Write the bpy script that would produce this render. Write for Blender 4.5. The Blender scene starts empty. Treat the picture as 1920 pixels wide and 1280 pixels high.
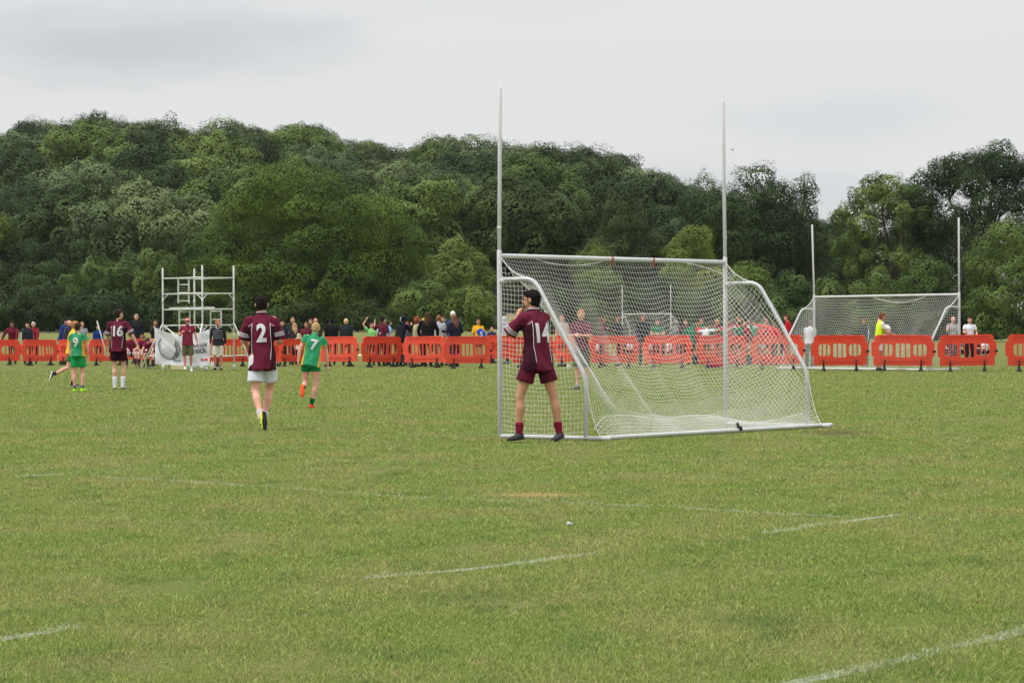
import bpy, bmesh, math, random
import numpy as np
from mathutils import Vector, Matrix, noise
from mathutils.bvhtree import BVHTree

SC = bpy.context.scene
COL = SC.collection
R = math.radians
V = Vector

# ------------------------------------------------------------------ camera
F = 5200.0                      # focal length in pixels of the 1920 px wide frame
EYE = V((0, 0, 1.25))
PITCH = math.atan(23 / F)
ROLL = R(0.30)
fwd = V((0, math.cos(PITCH), -math.sin(PITCH)))
up0 = V((0, math.sin(PITCH), math.cos(PITCH)))
right = V((1, 0, 0)) * math.cos(ROLL) - up0 * math.sin(ROLL)
upv = V((1, 0, 0)) * math.sin(ROLL) + up0 * math.cos(ROLL)
cam = bpy.data.cameras.new('camera')
cam.lens = 36.0 * F / 1920
cam.sensor_width = 36
cam.clip_start = 0.1
cam.clip_end = 6000
camo = bpy.data.objects.new('camera', cam)
COL.objects.link(camo)
m = Matrix((right, upv, -fwd)).transposed().to_4x4()
m.translation = EYE
camo.matrix_world = m
SC.camera = camo
SC.render.resolution_x = 1024
SC.render.resolution_y = 682


def ray(px, py):
    return fwd * F + right * (px - 960) + upv * (640 - py)


def G(px, py, z=0.0):
    """ground point seen at a pixel"""
    d = ray(px, py)
    t = (z - EYE.z) / d.z
    return EYE + d * t


def P(px, py, Y):
    """point at distance Y seen at a pixel"""
    d = ray(px, py)
    return EYE + d * (Y / d.y)


# ------------------------------------------------------------------ sky, sun, exposure
def srgb(r, g, b, k=1.0):
    def f(c):
        c /= 255.0
        return (c / 12.92 if c <= 0.04045 else ((c + 0.055) / 1.055) ** 2.4) * k
    return (f(r), f(g), f(b), 1.0)


SUN_EL, SUN_AZ = R(62), R(-108)      # azimuth from +Y, clockwise: high on the camera's left
w = bpy.data.worlds.new("World")
SC.world = w
w.use_nodes = True
nt = w.node_tree
nt.nodes.clear()
N = nt.nodes.new
L = nt.links.new
out = N('ShaderNodeOutputWorld')
bg = N('ShaderNodeBackground')
bg.inputs['Strength'].default_value = 1.0
L(bg.outputs[0], out.inputs[0])
sky = N('ShaderNodeTexSky')
sky.sky_type = 'NISHITA'
sky.sun_disc = False
sky.sun_elevation = SUN_EL
sky.sun_rotation = SUN_AZ
skys = N('ShaderNodeVectorMath'); skys.operation = 'SCALE'
skys.inputs['Scale'].default_value = 0.10
L(sky.outputs[0], skys.inputs[0])
tc = N('ShaderNodeTexCoord')
sep = N('ShaderNodeSeparateXYZ')
L(tc.outputs['Generated'], sep.inputs[0])
# cloud coordinates: project the direction on a flat cloud layer
zc = N('ShaderNodeMath'); zc.operation = 'MAXIMUM'; zc.inputs[1].default_value = 0.0
L(sep.outputs['Z'], zc.inputs[0])
za = N('ShaderNodeMath'); za.operation = 'ADD'; za.inputs[1].default_value = 0.16
L(zc.outputs[0], za.inputs[0])
dx = N('ShaderNodeMath'); dx.operation = 'DIVIDE'
dy = N('ShaderNodeMath'); dy.operation = 'DIVIDE'
L(sep.outputs['X'], dx.inputs[0]); L(za.outputs[0], dx.inputs[1])
L(sep.outputs['Y'], dy.inputs[0]); L(za.outputs[0], dy.inputs[1])
cb = N('ShaderNodeCombineXYZ')
L(dx.outputs[0], cb.inputs[0]); L(dy.outputs[0], cb.inputs[1])
nz = N('ShaderNodeTexNoise')
nz.inputs['Scale'].default_value = 0.85
nz.inputs['Detail'].default_value = 6
nz.inputs['Roughness'].default_value = 0.48
nz.inputs['Distortion'].default_value = 0.3
mpg = N('ShaderNodeMapping')
mpg.inputs['Location'].default_value = (3.2, 1.4, 0)
L(cb.outputs[0], mpg.inputs[0])
L(mpg.outputs[0], nz.inputs['Vector'])
cr = N('ShaderNodeValToRGB')
cr.color_ramp.elements[0].position = 0.34
cr.color_ramp.elements[0].color = srgb(219, 220, 222)
cr.color_ramp.elements[1].position = 0.52
cr.color_ramp.elements[1].color = srgb(232, 232, 232)
L(nz.outputs['Fac'], cr.inputs[0])
# overcast sky: the zenith is about two and a half times as bright as the horizon
mr = N('ShaderNodeMapRange')
mr.inputs['From Min'].default_value = 0.10
mr.inputs['From Max'].default_value = 0.9
mr.inputs['To Min'].default_value = 1.0
mr.inputs['To Max'].default_value = 2.5
L(zc.outputs[0], mr.inputs[0])
# two broad darker banks of cloud, one low in the north-west and a bluish one in the east
def bank(prev, u, v, ru, rv, col, amt):
    a = N('ShaderNodeMath'); a.operation = 'DIVIDE'; L(sep.outputs['X'], a.inputs[0]); L(sep.outputs['Y'], a.inputs[1])
    b = N('ShaderNodeMath'); b.operation = 'DIVIDE'; L(sep.outputs['Z'], b.inputs[0]); L(sep.outputs['Y'], b.inputs[1])
    q = N('ShaderNodeCombineXYZ'); L(a.outputs[0], q.inputs[0]); L(b.outputs[0], q.inputs[1])
    fy = N('ShaderNodeMath'); fy.operation = 'GREATER_THAN'; fy.inputs[1].default_value = 0.05; L(sep.outputs['Y'], fy.inputs[0])
    s = N('ShaderNodeVectorMath'); s.operation = 'SUBTRACT'; s.inputs[1].default_value = (u, v, 0); L(q.outputs[0], s.inputs[0])
    d = N('ShaderNodeVectorMath'); d.operation = 'DIVIDE'; d.inputs[1].default_value = (ru, rv, 1); L(s.outputs[0], d.inputs[0])
    l_ = N('ShaderNodeVectorMath'); l_.operation = 'LENGTH'; L(d.outputs[0], l_.inputs[0])
    n2 = N('ShaderNodeTexNoise'); n2.inputs['Scale'].default_value = 22; n2.inputs['Detail'].default_value = 5
    mq = N('ShaderNodeMapping'); mq.inputs['Scale'].default_value = (1, 3, 1)
    L(q.outputs[0], mq.inputs[0]); L(mq.outputs[0], n2.inputs['Vector'])
    ad = N('ShaderNodeMath'); ad.operation = 'MULTIPLY_ADD'; ad.inputs[1].default_value = 1.0
    L(n2.outputs['Fac'], ad.inputs[0]); L(l_.outputs['Value'], ad.inputs[2])
    r = N('ShaderNodeMapRange'); r.interpolation_type = 'SMOOTHSTEP'
    r.inputs['From Min'].default_value = 1.75; r.inputs['From Max'].default_value = .65; r.inputs['To Max'].default_value = amt
    L(ad.outputs[0], r.inputs[0])
    f = N('ShaderNodeMath'); f.operation = 'MULTIPLY'; L(r.outputs[0], f.inputs[0]); L(fy.outputs[0], f.inputs[1])
    m = N('ShaderNodeMix'); m.data_type = 'RGBA'; m.inputs[7].default_value = col
    L(f.outputs[0], m.inputs[0]); L(prev, m.inputs[6])
    return m.outputs[2]


cl = bank(cr.outputs[0], -.135, .103, .085, .017, srgb(198, 201, 206), .75)
cl = bank(cl, .118, .074, .055, .013, srgb(208, 212, 218), .45)
cl = bank(cl, .085, .050, .075, .010, srgb(208, 213, 221), .4)
sc_ = N('ShaderNodeVectorMath'); sc_.operation = 'SCALE'
L(cl, sc_.inputs[0]); L(mr.outputs[0], sc_.inputs['Scale'])
mx = N('ShaderNodeMix'); mx.data_type = 'RGBA'
mx.inputs[0].default_value = 0.90
L(skys.outputs[0], mx.inputs[6]); L(sc_.outputs[0], mx.inputs[7])
L(mx.outputs[2], bg.inputs[0])

sun = bpy.data.lights.new('sun', 'SUN')
sun.energy = 2.2
sun.angle = R(8)
sun.color = (1.0, 0.96, 0.90)
suno = bpy.data.objects.new('sun', sun)
COL.objects.link(suno)
sd = V((math.sin(SUN_AZ) * math.cos(SUN_EL), math.cos(SUN_AZ) * math.cos(SUN_EL), math.sin(SUN_EL)))
suno.rotation_euler = sd.to_track_quat('Z', 'Y').to_euler()
suno.location = sd * 60

SC.view_settings.view_transform = 'Standard'
SC.view_settings.look = 'None'
SC.view_settings.exposure = 0.0
SC.view_settings.gamma = 1.0
SC.render.engine = 'CYCLES'
SC.cycles.max_bounces = 6
SC.cycles.transparent_max_bounces = 12


# ------------------------------------------------------------------ helpers
def tag(o, label=None, cat=None, group=None, kind=None):
    if label: o['label'] = label
    if cat: o['category'] = cat
    if group: o['group'] = group
    if kind: o['kind'] = kind
    return o


def empty(name, loc, rz=0.0):
    o = bpy.data.objects.new(name, None)
    o.empty_display_size = 0.2
    COL.objects.link(o)
    o.location = loc
    o.rotation_euler = (0, 0, rz)
    return o


def copy_tree(o, parent=None):
    c = o.copy()
    COL.objects.link(c)
    if parent: c.parent = parent
    for ch in o.children:
        copy_tree(ch, c)
    return c


def link(name, me, mat, parent=None, smooth=True):
    o = bpy.data.objects.new(name, me)
    COL.objects.link(o)
    if mat is not None:
        for mm in (mat if isinstance(mat, (list, tuple)) else [mat]):
            me.materials.append(mm)
    if smooth and len(me.polygons):
        me.polygons.foreach_set('use_smooth', [True] * len(me.polygons))
    if parent: o.parent = parent
    return o


def np_mesh(name, verts, quads):
    """fast mesh from numpy: verts (n,3), quads (m,4)"""
    me = bpy.data.meshes.new(name)
    n, mq = len(verts), len(quads)
    me.vertices.add(n)
    me.vertices.foreach_set('co', np.ascontiguousarray(verts, dtype=np.float32).ravel())
    me.loops.add(mq * 4)
    me.loops.foreach_set('vertex_index', np.ascontiguousarray(quads, dtype=np.int32).ravel())
    me.polygons.add(mq)
    me.polygons.foreach_set('loop_start', np.arange(0, mq * 4, 4, dtype=np.int32))
    me.polygons.foreach_set('loop_total', np.full(mq, 4, dtype=np.int32))
    me.update(calc_edges=True)
    return me


class MB:
    def __init__(self):
        self.v = []; self.f = []

    def chain(self, pts, rad, seg=10, hint=(1, 0, 0), cap=True, f0=False, f1=False):
        pts = [V(p) for p in pts]
        n = len(pts)
        base = len(self.v)
        hint = V(hint)
        rings = []
        for i, p in enumerate(pts):
            a = pts[max(i - 1, 0)]; b = pts[min(i + 1, n - 1)]
            t = (b - a)
            t = t.normalized() if t.length > 1e-9 else V((0, 0, 1))
            r = hint - t * hint.dot(t)
            if r.length < 1e-3:
                h2 = V((0, 1, 0)) if abs(t.y) < .9 else V((0, 0, 1))
                r = h2 - t * h2.dot(t)
            r.normalize()
            f = t.cross(r)
            rr = rad[i] if isinstance(rad, (list, tuple)) else rad
            if not isinstance(rr, (list, tuple)): rr = (rr, rr)
            rings.append((p, r, f, t, rr))
        out = []
        if cap and not f0:
            p, r, f, t, rr = rings[0]
            out.append((p - t * min(rr) * .55, r, f, (rr[0] * .55, rr[1] * .55)))
        for (p, r, f, t, rr) in rings: out.append((p, r, f, rr))
        if cap and not f1:
            p, r, f, t, rr = rings[-1]
            out.append((p + t * min(rr) * .55, r, f, (rr[0] * .55, rr[1] * .55)))
        for (p, r, f, rr) in out:
            for k in range(seg):
                a = 2 * math.pi * k / seg
                self.v.append(p + r * (math.cos(a) * rr[0]) + f * (math.sin(a) * rr[1]))
        for i in range(len(out) - 1):
            for k in range(seg):
                a0 = base + i * seg + k; a1 = base + i * seg + (k + 1) % seg
                self.f.append((a0, a1, a1 + seg, a0 + seg))
        self.f.append(tuple(base + k for k in reversed(range(seg))))
        e = base + (len(out) - 1) * seg
        self.f.append(tuple(e + k for k in range(seg)))
        return self

    def ell(self, c, r, X=(1, 0, 0), Y=(0, 1, 0), Z=(0, 0, 1), nu=12, nv=8):
        c = V(c); X = V(X); Y = V(Y); Z = V(Z)
        base = len(self.v)
        self.v.append(c + Z * r[2])
        for i in range(1, nv):
            th = math.pi * i / nv
            for k in range(nu):
                ph = 2 * math.pi * k / nu
                self.v.append(c + X * (r[0] * math.sin(th) * math.cos(ph)) + Y * (r[1] * math.sin(th) * math.sin(ph)) + Z * (r[2] * math.cos(th)))
        self.v.append(c - Z * r[2])
        last = len(self.v) - 1
        for k in range(nu):
            self.f.append((base, base + 1 + k, base + 1 + (k + 1) % nu))
            for i in range(nv - 2):
                a = base + 1 + i * nu
                self.f.append((a + k, a + nu + k, a + nu + (k + 1) % nu, a + (k + 1) % nu))
            a = base + 1 + (nv - 2) * nu
            self.f.append((a + k, last, a + (k + 1) % nu))
        return self

    def box(self, c, h, X=(1, 0, 0), Y=(0, 1, 0), Z=(0, 0, 1)):
        c = V(c); X = V(X) * h[0]; Y = V(Y) * h[1]; Z = V(Z) * h[2]
        b = len(self.v)
        for sx, sy, sz in ((-1, -1, -1), (1, -1, -1), (1, 1, -1), (-1, 1, -1), (-1, -1, 1), (1, -1, 1), (1, 1, 1), (-1, 1, 1)):
            self.v.append(c + X * sx + Y * sy + Z * sz)
        for f in ((0, 3, 2, 1), (4, 5, 6, 7), (0, 1, 5, 4), (1, 2, 6, 5), (2, 3, 7, 6), (3, 0, 4, 7)):
            self.f.append(tuple(b + i for i in f))
        return self

    def tube(self, pts, r, seg=8):
        return self.chain(pts, r, seg, hint=(0.3, 0.9, 0.31), cap=True)

    def mesh(self, name):
        me = bpy.data.meshes.new(name)
        me.from_pydata([tuple(v) for v in self.v], [], self.f)
        me.update()
        return me

    def build(self, name, mat, parent=None, smooth=True, vox=None, sm=2):
        o = link(name, self.mesh(name), mat, parent, smooth)
        if vox:
            md = o.modifiers.new('remesh', 'REMESH')
            md.mode = 'VOXEL'; md.voxel_size = vox; md.use_smooth_shade = True
            if sm:
                m2 = o.modifiers.new('smooth', 'SMOOTH'); m2.factor = .5; m2.iterations = sm
        return o


def bake(o, fn=None, disp=None):
    """apply the modifiers of o; fn(center, normal) -> material index; disp(co, no) -> offset along the normal"""
    dg = bpy.context.evaluated_depsgraph_get()
    me = bpy.data.meshes.new_from_object(o.evaluated_get(dg), depsgraph=dg)
    mats = [mm for mm in o.data.materials]
    o.modifiers.clear()
    o.data = me
    me.materials.clear()
    for mm in mats: me.materials.append(mm)
    if disp:
        nn = [v.normal.copy() for v in me.vertices]
        for v, n_ in zip(me.vertices, nn):
            v.co += n_ * disp(v.co, n_)
    if fn:
        for p in me.polygons:
            p.material_index = fn(p.center, p.normal)
    me.polygons.foreach_set('use_smooth', [True] * len(me.polygons))
    me.update()
    return o


# ------------------------------------------------------------------ materials
MATS = {}


def pbr(name, col, rough=.8, spec=.2, metal=0.0, var=.12, scale=8.0, bump=0.0, bscale=60.0):
    if name in MATS: return MATS[name]
    mt = bpy.data.materials.new(name)
    mt.use_nodes = True
    t = mt.node_tree
    b = t.nodes['Principled BSDF']
    b.inputs['Roughness'].default_value = rough
    b.inputs['Specular IOR Level'].default_value = spec
    b.inputs['Metallic'].default_value = metal
    tcn = t.nodes.new('ShaderNodeTexCoord')
    n = t.nodes.new('ShaderNodeTexNoise')
    n.inputs['Scale'].default_value = scale
    n.inputs['Detail'].default_value = 4
    t.links.new(tcn.outputs['Object'], n.inputs['Vector'])
    r_ = t.nodes.new('ShaderNodeValToRGB')
    c = col[:3]
    r_.color_ramp.elements[0].position = .3
    r_.color_ramp.elements[1].position = .7
    r_.color_ramp.elements[0].color = tuple(x * (1 - var) for x in c) + (1,)
    r_.color_ramp.elements[1].color = tuple(min(1, x * (1 + var)) for x in c) + (1,)
    t.links.new(n.outputs['Fac'], r_.inputs[0])
    t.links.new(r_.outputs[0], b.inputs['Base Color'])
    if bump:
        n2 = t.nodes.new('ShaderNodeTexNoise')
        n2.inputs['Scale'].default_value = bscale
        t.links.new(tcn.outputs['Object'], n2.inputs['Vector'])
        bp = t.nodes.new('ShaderNodeBump')
        bp.inputs['Strength'].default_value = bump
        bp.inputs['Distance'].default_value = .02
        t.links.new(n2.outputs['Fac'], bp.inputs['Height'])
        t.links.new(bp.outputs[0], b.inputs['Normal'])
    MATS[name] = mt
    return mt


def cloth(c):
    """cloth of an sRGB colour"""
    return pbr('cloth_%d_%d_%d' % tuple(c), srgb(*c), .9, .1, 0, .13, 9.0, .25, 28.0)


def sk(c):
    mt = pbr('skin_%d_%d_%d' % tuple(c), srgb(*c), .55, .3, 0, .06, 14.0)
    return mt


WHITE = pbr('white_paint', (.54, .55, .545, 1), .45, .4, 0, .08, 3.0)
GREYPOST = pbr('weathered_white_tube', (.49, .50, .505, 1), .5, .4, 0, .14, 30.0)
NETMAT = pbr('net_cord', (.74, .74, .70, 1), .8, .1, 0, .06, 2.0)
ALU = pbr('scaffold_aluminium', (.55, .56, .52, 1), .45, .5, .35, .2, 6.0)
BARR = pbr('barrier_plastic', srgb(220, 64, 32), .5, .35, 0, .10, 2.5)
_t = BARR.node_tree
_b = _t.nodes['Principled BSDF']
_oi = _t.nodes.new('ShaderNodeObjectInfo')
_hs = _t.nodes.new('ShaderNodeHueSaturation')
_mr = _t.nodes.new('ShaderNodeMapRange'); _mr.inputs['To Min'].default_value = .80; _mr.inputs['To Max'].default_value = 1.08
_t.links.new(_oi.outputs['Random'], _mr.inputs[0]); _t.links.new(_mr.outputs[0], _hs.inputs['Value'])
_mr2 = _t.nodes.new('ShaderNodeMapRange'); _mr2.inputs['To Min'].default_value = 1.0; _mr2.inputs['To Max'].default_value = .96
_t.links.new(_oi.outputs['Random'], _mr2.inputs[0]); _t.links.new(_mr2.outputs[0], _hs.inputs['Saturation'])
_src = _b.inputs['Base Color'].links[0].from_socket
_t.links.new(_src, _hs.inputs['Color'])
_n = _t.nodes.new('ShaderNodeTexNoise'); _n.inputs['Scale'].default_value = 9; _n.inputs['Detail'].default_value = 8; _n.inputs['Roughness'].default_value = .7
_c = _t.nodes.new('ShaderNodeTexCoord'); _t.links.new(_c.outputs['Object'], _n.inputs['Vector'])
_sp = _t.nodes.new('ShaderNodeSeparateXYZ'); _t.links.new(_c.outputs['Object'], _sp.inputs[0])
_h = _t.nodes.new('ShaderNodeMapRange'); _h.inputs['From Min'].default_value = .75; _h.inputs['From Max'].default_value = .1; _h.inputs['To Max'].default_value = .28
_t.links.new(_sp.outputs['Z'], _h.inputs[0])
_a = _t.nodes.new('ShaderNodeMath'); _t.links.new(_n.outputs['Fac'], _a.inputs[0]); _t.links.new(_h.outputs[0], _a.inputs[1])
_d = _t.nodes.new('ShaderNodeMapRange'); _d.inputs['From Min'].default_value = .58; _d.inputs['From Max'].default_value = .92; _d.inputs['To Max'].default_value = .30
_t.links.new(_a.outputs[0], _d.inputs[0])
_m = _t.nodes.new('ShaderNodeMix'); _m.data_type = 'RGBA'; _m.inputs[7].default_value = (.20, .10, .06, 1)
_t.links.new(_d.outputs[0], _m.inputs[0]); _t.links.new(_hs.outputs[0], _m.inputs[6]); _t.links.new(_m.outputs[2], _b.inputs['Base Color'])
BARR2 = pbr('barrier_plastic_faded', srgb(186, 48, 34), .55, .3, 0, .14, 2.5)
RUBBER = pbr('black_rubber', (.025, .024, .023, 1), .8, .2, 0, .2, 8.0)
BLACK = pbr('black_matt', (.02, .02, .022, 1), .8, .2)
NUM = pbr('number_print', (.60, .60, .62, 1), .7, .2, 0, .03)


def smooth(a, b, x):
    t = min(1, max(0, (x - a) / (b - a)))
    return t * t * (3 - 2 * t)


# ------------------------------------------------------------------ terrain
YR = 560.0
RIDGE = []
SKYLINE = ((-700, 300), (-300, 235), (0, 232), (60, 214), (200, 214), (300, 238), (400, 244), (450, 225), (560, 232),
               (640, 245), (760, 274), (870, 262), (960, 272), (1060, 268), (1120, 292), (1200, 320), (1280, 346),
               (1360, 372), (1480, 410), (1600, 450), (1900, 520), (2500, 590))
for px, py in SKYLINE:
    q = P(px, py, YR)
    RIDGE.append((q.x, q.z - 12.4))


def ridge(x):
    if x <= RIDGE[0][0]: return RIDGE[0][1]
    for (a, ha), (b, hb) in zip(RIDGE, RIDGE[1:]):
        if x <= b:
            return ha + (hb - ha) * (x - a) / (b - a)
    return RIDGE[-1][1]


def gz(x, y):
    base = 0.0
    if y > 110:
        base = 1.12 * smooth(115, 288, y) * (1 - smooth(-4, 22, x))
    if y > 300:
        t = (y - 300) / (YR - 300)
        if t > 1:
            k = 1 - .35 * smooth(1, 2.6, t)
        else:
            k = t ** 0.92 if t > 0 else 0
        base = base + (max(ridge(x), 1.5) - base) * k
    return base


def grid_mesh(name, xs, ys):
    vv = np.array([(x, y, gz(x, y)) for y in ys for x in xs], dtype=np.float32)
    nx = len(xs)
    i = np.arange(nx - 1)[None, :] + np.arange(len(ys) - 1)[:, None] * nx
    i = i.ravel()
    return np_mesh(name, vv, np.stack([i, i + 1, i + 1 + nx, i + nx], 1))


# turf colour: one node group shared by the ground sheet and the blades
def turf_group():
    g = bpy.data.node_groups.new('turf_colour', 'ShaderNodeTree')
    g.interface.new_socket('Color', in_out='OUTPUT', socket_type='NodeSocketColor')
    n_ = g.nodes.new
    l_ = g.links.new
    go = n_('NodeGroupOutput')
    t = n_('ShaderNodeTexCoord')
    flat = n_('ShaderNodeMapping')
    flat.inputs['Scale'].default_value = (1, .55, 0)
    l_(t.outputs['Object'], flat.inputs[0])

    def nse(scale, det, lo, hi, rough=.55):
        a = n_('ShaderNodeTexNoise')
        a.inputs['Scale'].default_value = scale
        a.inputs['Detail'].default_value = det
        a.inputs['Roughness'].default_value = rough
        l_(flat.outputs[0], a.inputs['Vector'])
        r = n_('ShaderNodeMapRange')
        r.inputs['From Min'].default_value = lo
        r.inputs['From Max'].default_value = hi
        l_(a.outputs['Fac'], r.inputs[0])
        return r.outputs[0]

    def mix(fac, a, b):
        m_ = n_('ShaderNodeMix'); m_.data_type = 'RGBA'
        l_(fac, m_.inputs[0])
        for s, c in ((6, a), (7, b)):
            if isinstance(c, tuple): m_.inputs[s].default_value = c
            else: l_(c, m_.inputs[s])
        return m_.outputs[2]

    green = (.142, .186, .047, 1)
    olive = (.182, .193, .064, 1)
    dark = (.098, .146, .036, 1)
    dry = (.26, .215, .100, 1)
    c = mix(nse(.9, 5, .40, .62), green, olive)
    c = mix(nse(2.3, 4, .54, .74), c, dark)
    c = mix(nse(5.5, 6, .60, .78, .7), c, dry)

    def spot(px, py, rx, ry, col, c, soft=.35, amt=1.0):
        q = G(px, py)
        mp = n_('ShaderNodeMapping'); mp.vector_type = 'TEXTURE'
        mp.inputs['Location'].default_value = (q.x, q.y, 0)
        mp.inputs['Scale'].default_value = (rx, ry, 1)
        l_(t.outputs['Object'], mp.inputs[0])
        fl = n_('ShaderNodeVectorMath'); fl.operation = 'MULTIPLY'
        fl.inputs[1].default_value = (1, 1, 0)
        l_(mp.outputs[0], fl.inputs[0])
        ln = n_('ShaderNodeVectorMath'); ln.operation = 'LENGTH'
        l_(fl.outputs[0], ln.inputs[0])
        ad = n_('ShaderNodeMath'); ad.operation = 'ADD'
        a = n_('ShaderNodeTexNoise'); a.inputs['Scale'].default_value = 3.5; a.inputs['Detail'].default_value = 5
        l_(t.outputs['Object'], a.inputs['Vector'])
        l_(ln.outputs['Value'], ad.inputs[0]); l_(a.outputs['Fac'], ad.inputs[1])
        r = n_('ShaderNodeMapRange')
        r.inputs['From Min'].default_value = 1.35; r.inputs['From Max'].default_value = 1.35 - soft * 1.6
        r.inputs['To Max'].default_value = amt
        l_(ad.outputs[0], r.inputs[0])
        return mix(r.outputs[0], c, col)

    c = spot(1005, 929, .55, .50, (.34, .25, .13, 1), c, .5, .9)
    c = spot(1440, 1165, .50, .42, (.075, .120, .035, 1), c, .6, .75)
    c = spot(1575, 812, .75, 1.2, (.13, .10, .06, 1), c, .5, .85)
    c = spot(1130, 800, .8, 1.0, (.19, .15, .085, 1), c, .5, .6)
    c = spot(900, 1120, .6, .6, (.095, .14, .04, 1), c, .6, .6)
    c = spot(180, 1245, .5, .5, (.24, .20, .10, 1), c, .6, .5)
    # dry, paler field far away
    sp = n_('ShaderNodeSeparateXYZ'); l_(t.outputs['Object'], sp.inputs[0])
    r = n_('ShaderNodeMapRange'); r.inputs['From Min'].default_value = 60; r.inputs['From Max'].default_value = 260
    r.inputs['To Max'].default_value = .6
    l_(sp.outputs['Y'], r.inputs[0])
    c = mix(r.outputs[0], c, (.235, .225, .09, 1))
    l_(c, go.inputs[0])
    return g


TURF = turf_group()
gm = bpy.data.materials.new('turf')
gm.use_nodes = True
t = gm.node_tree
b = t.nodes['Principled BSDF']
b.inputs['Roughness'].default_value = .95
b.inputs['Specular IOR Level'].default_value = .02
gn = t.nodes.new('ShaderNodeGroup'); gn.node_tree = TURF
tcn = t.nodes.new('ShaderNodeTexCoord')
fine = t.nodes.new('ShaderNodeTexNoise')
fine.inputs['Scale'].default_value = 26; fine.inputs['Detail'].default_value = 6; fine.inputs['Roughness'].default_value = .75
t.links.new(tcn.outputs['Object'], fine.inputs['Vector'])
fr = t.nodes.new('ShaderNodeMapRange')
fr.inputs['From Min'].default_value = .3; fr.inputs['From Max'].default_value = .7
fr.inputs['To Min'].default_value = .50; fr.inputs['To Max'].default_value = 1.05
t.links.new(fine.outputs['Fac'], fr.inputs[0])
sc2 = t.nodes.new('ShaderNodeVectorMath'); sc2.operation = 'SCALE'
t.links.new(gn.outputs[0], sc2.inputs[0]); t.links.new(fr.outputs[0], sc2.inputs['Scale'])
t.links.new(sc2.outputs[0], b.inputs['Base Color'])
bp = t.nodes.new('ShaderNodeBump'); bp.inputs['Strength'].default_value = .5; bp.inputs['Distance'].default_value = .03
t.links.new(fine.outputs['Fac'], bp.inputs['Height']); t.links.new(bp.outputs[0], b.inputs['Normal'])

xs = sorted(set(list(np.linspace(-1500, -140, 12)) + list(np.linspace(-140, 140, 57)) + list(np.linspace(140, 1500, 12))))
ys = list(np.linspace(-60, 110, 8)) + list(np.linspace(115, 300, 38))
ground = link('playing_field', grid_mesh('playing_field', xs, ys), gm)
tag(ground, kind='structure')

hm = bpy.data.materials.new('woodland_floor')
hm.use_nodes = True
t = hm.node_tree
b = t.nodes['Principled BSDF']
b.inputs['Roughness'].default_value = 1
n1 = t.nodes.new('ShaderNodeTexNoise'); n1.inputs['Scale'].default_value = .08; n1.inputs['Detail'].default_value = 8
tcn = t.nodes.new('ShaderNodeTexCoord'); t.links.new(tcn.outputs['Object'], n1.inputs['Vector'])
r_ = t.nodes.new('ShaderNodeValToRGB')
r_.color_ramp.elements[0].position = .42; r_.color_ramp.elements[0].color = (.035, .055, .018, 1)
r_.color_ramp.elements[1].position = .62; r_.color_ramp.elements[1].color = (.13, .105, .05, 1)
t.links.new(n1.outputs['Fac'], r_.inputs[0]); t.links.new(r_.outputs[0], b.inputs['Base Color'])
hill = link('hill', grid_mesh('hill', xs, list(np.linspace(300, 760, 60)) + [900, 1200, 1800, 2600]), hm)
tag(hill, kind='structure')
# ------------------------------------------------------------------ pitch markings and grass blades
LINES = [  # pixel polyline, width m, strength
    ([(-40, 1206), (60, 1190), (140, 1178)], .085, .55),
    ([(690, 1084), (860, 1070), (1000, 1054), (1115, 1038)], .07, .62),
    ([(1440, 1000), (1540, 984), (1680, 966)], .07, .6),
    ([(1480, 1284), (1700, 1236), (1960, 1176)], .09, .5),
    ([(40, 893), (90, 890), (140, 888)], .08, .7),
    ([(200, 884), (350, 872)], .07, .32),
    ([(180, 893), (430, 908), (560, 918), (760, 932), (950, 940), (1080, 944)], .08, .42),
    ([(1080, 944), (1250, 950), (1420, 962), (1560, 968)], .08, .50),
    ([(1560, 968), (1700, 972), (1960, 980)], .07, .25),
    ([(1690, 776), (1960, 764)], .10, .30),
    ([(960, 1009 + 50), (1000, 1055)], .07, .5),
]
lm = bpy.data.materials.new('faded_white_line')
lm.use_nodes = True
t = lm.node_tree
b = t.nodes['Principled BSDF']
b.inputs['Base Color'].default_value = (.62, .66, .60, 1)
b.inputs['Roughness'].default_value = .95
tr = t.nodes.new('ShaderNodeBsdfTransparent')
ms = t.nodes.new('ShaderNodeMixShader')
at = t.nodes.new('ShaderNodeAttribute'); at.attribute_name = 'keep'
tcn = t.nodes.new('ShaderNodeTexCoord')
n1 = t.nodes.new('ShaderNodeTexNoise'); n1.inputs['Scale'].default_value = 30; n1.inputs['Detail'].default_value = 4
t.links.new(tcn.outputs['Object'], n1.inputs['Vector'])
ad = t.nodes.new('ShaderNodeMath'); ad.operation = 'ADD'
t.links.new(n1.outputs['Fac'], ad.inputs[0]); t.links.new(at.outputs['Fac'], ad.inputs[1])
r_ = t.nodes.new('ShaderNodeMapRange')
r_.inputs['From Min'].default_value = .85; r_.inputs['From Max'].default_value = 1.12; r_.inputs['To Max'].default_value = .3
t.links.new(ad.outputs[0], r_.inputs[0])
t.links.new(r_.outputs[0], ms.inputs[0]); t.links.new(tr.outputs[0], ms.inputs[1]); t.links.new(b.outputs[0], ms.inputs[2])
t.links.new(ms.outputs[0], t.nodes['Material Output'].inputs[0])
segs = []
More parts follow.
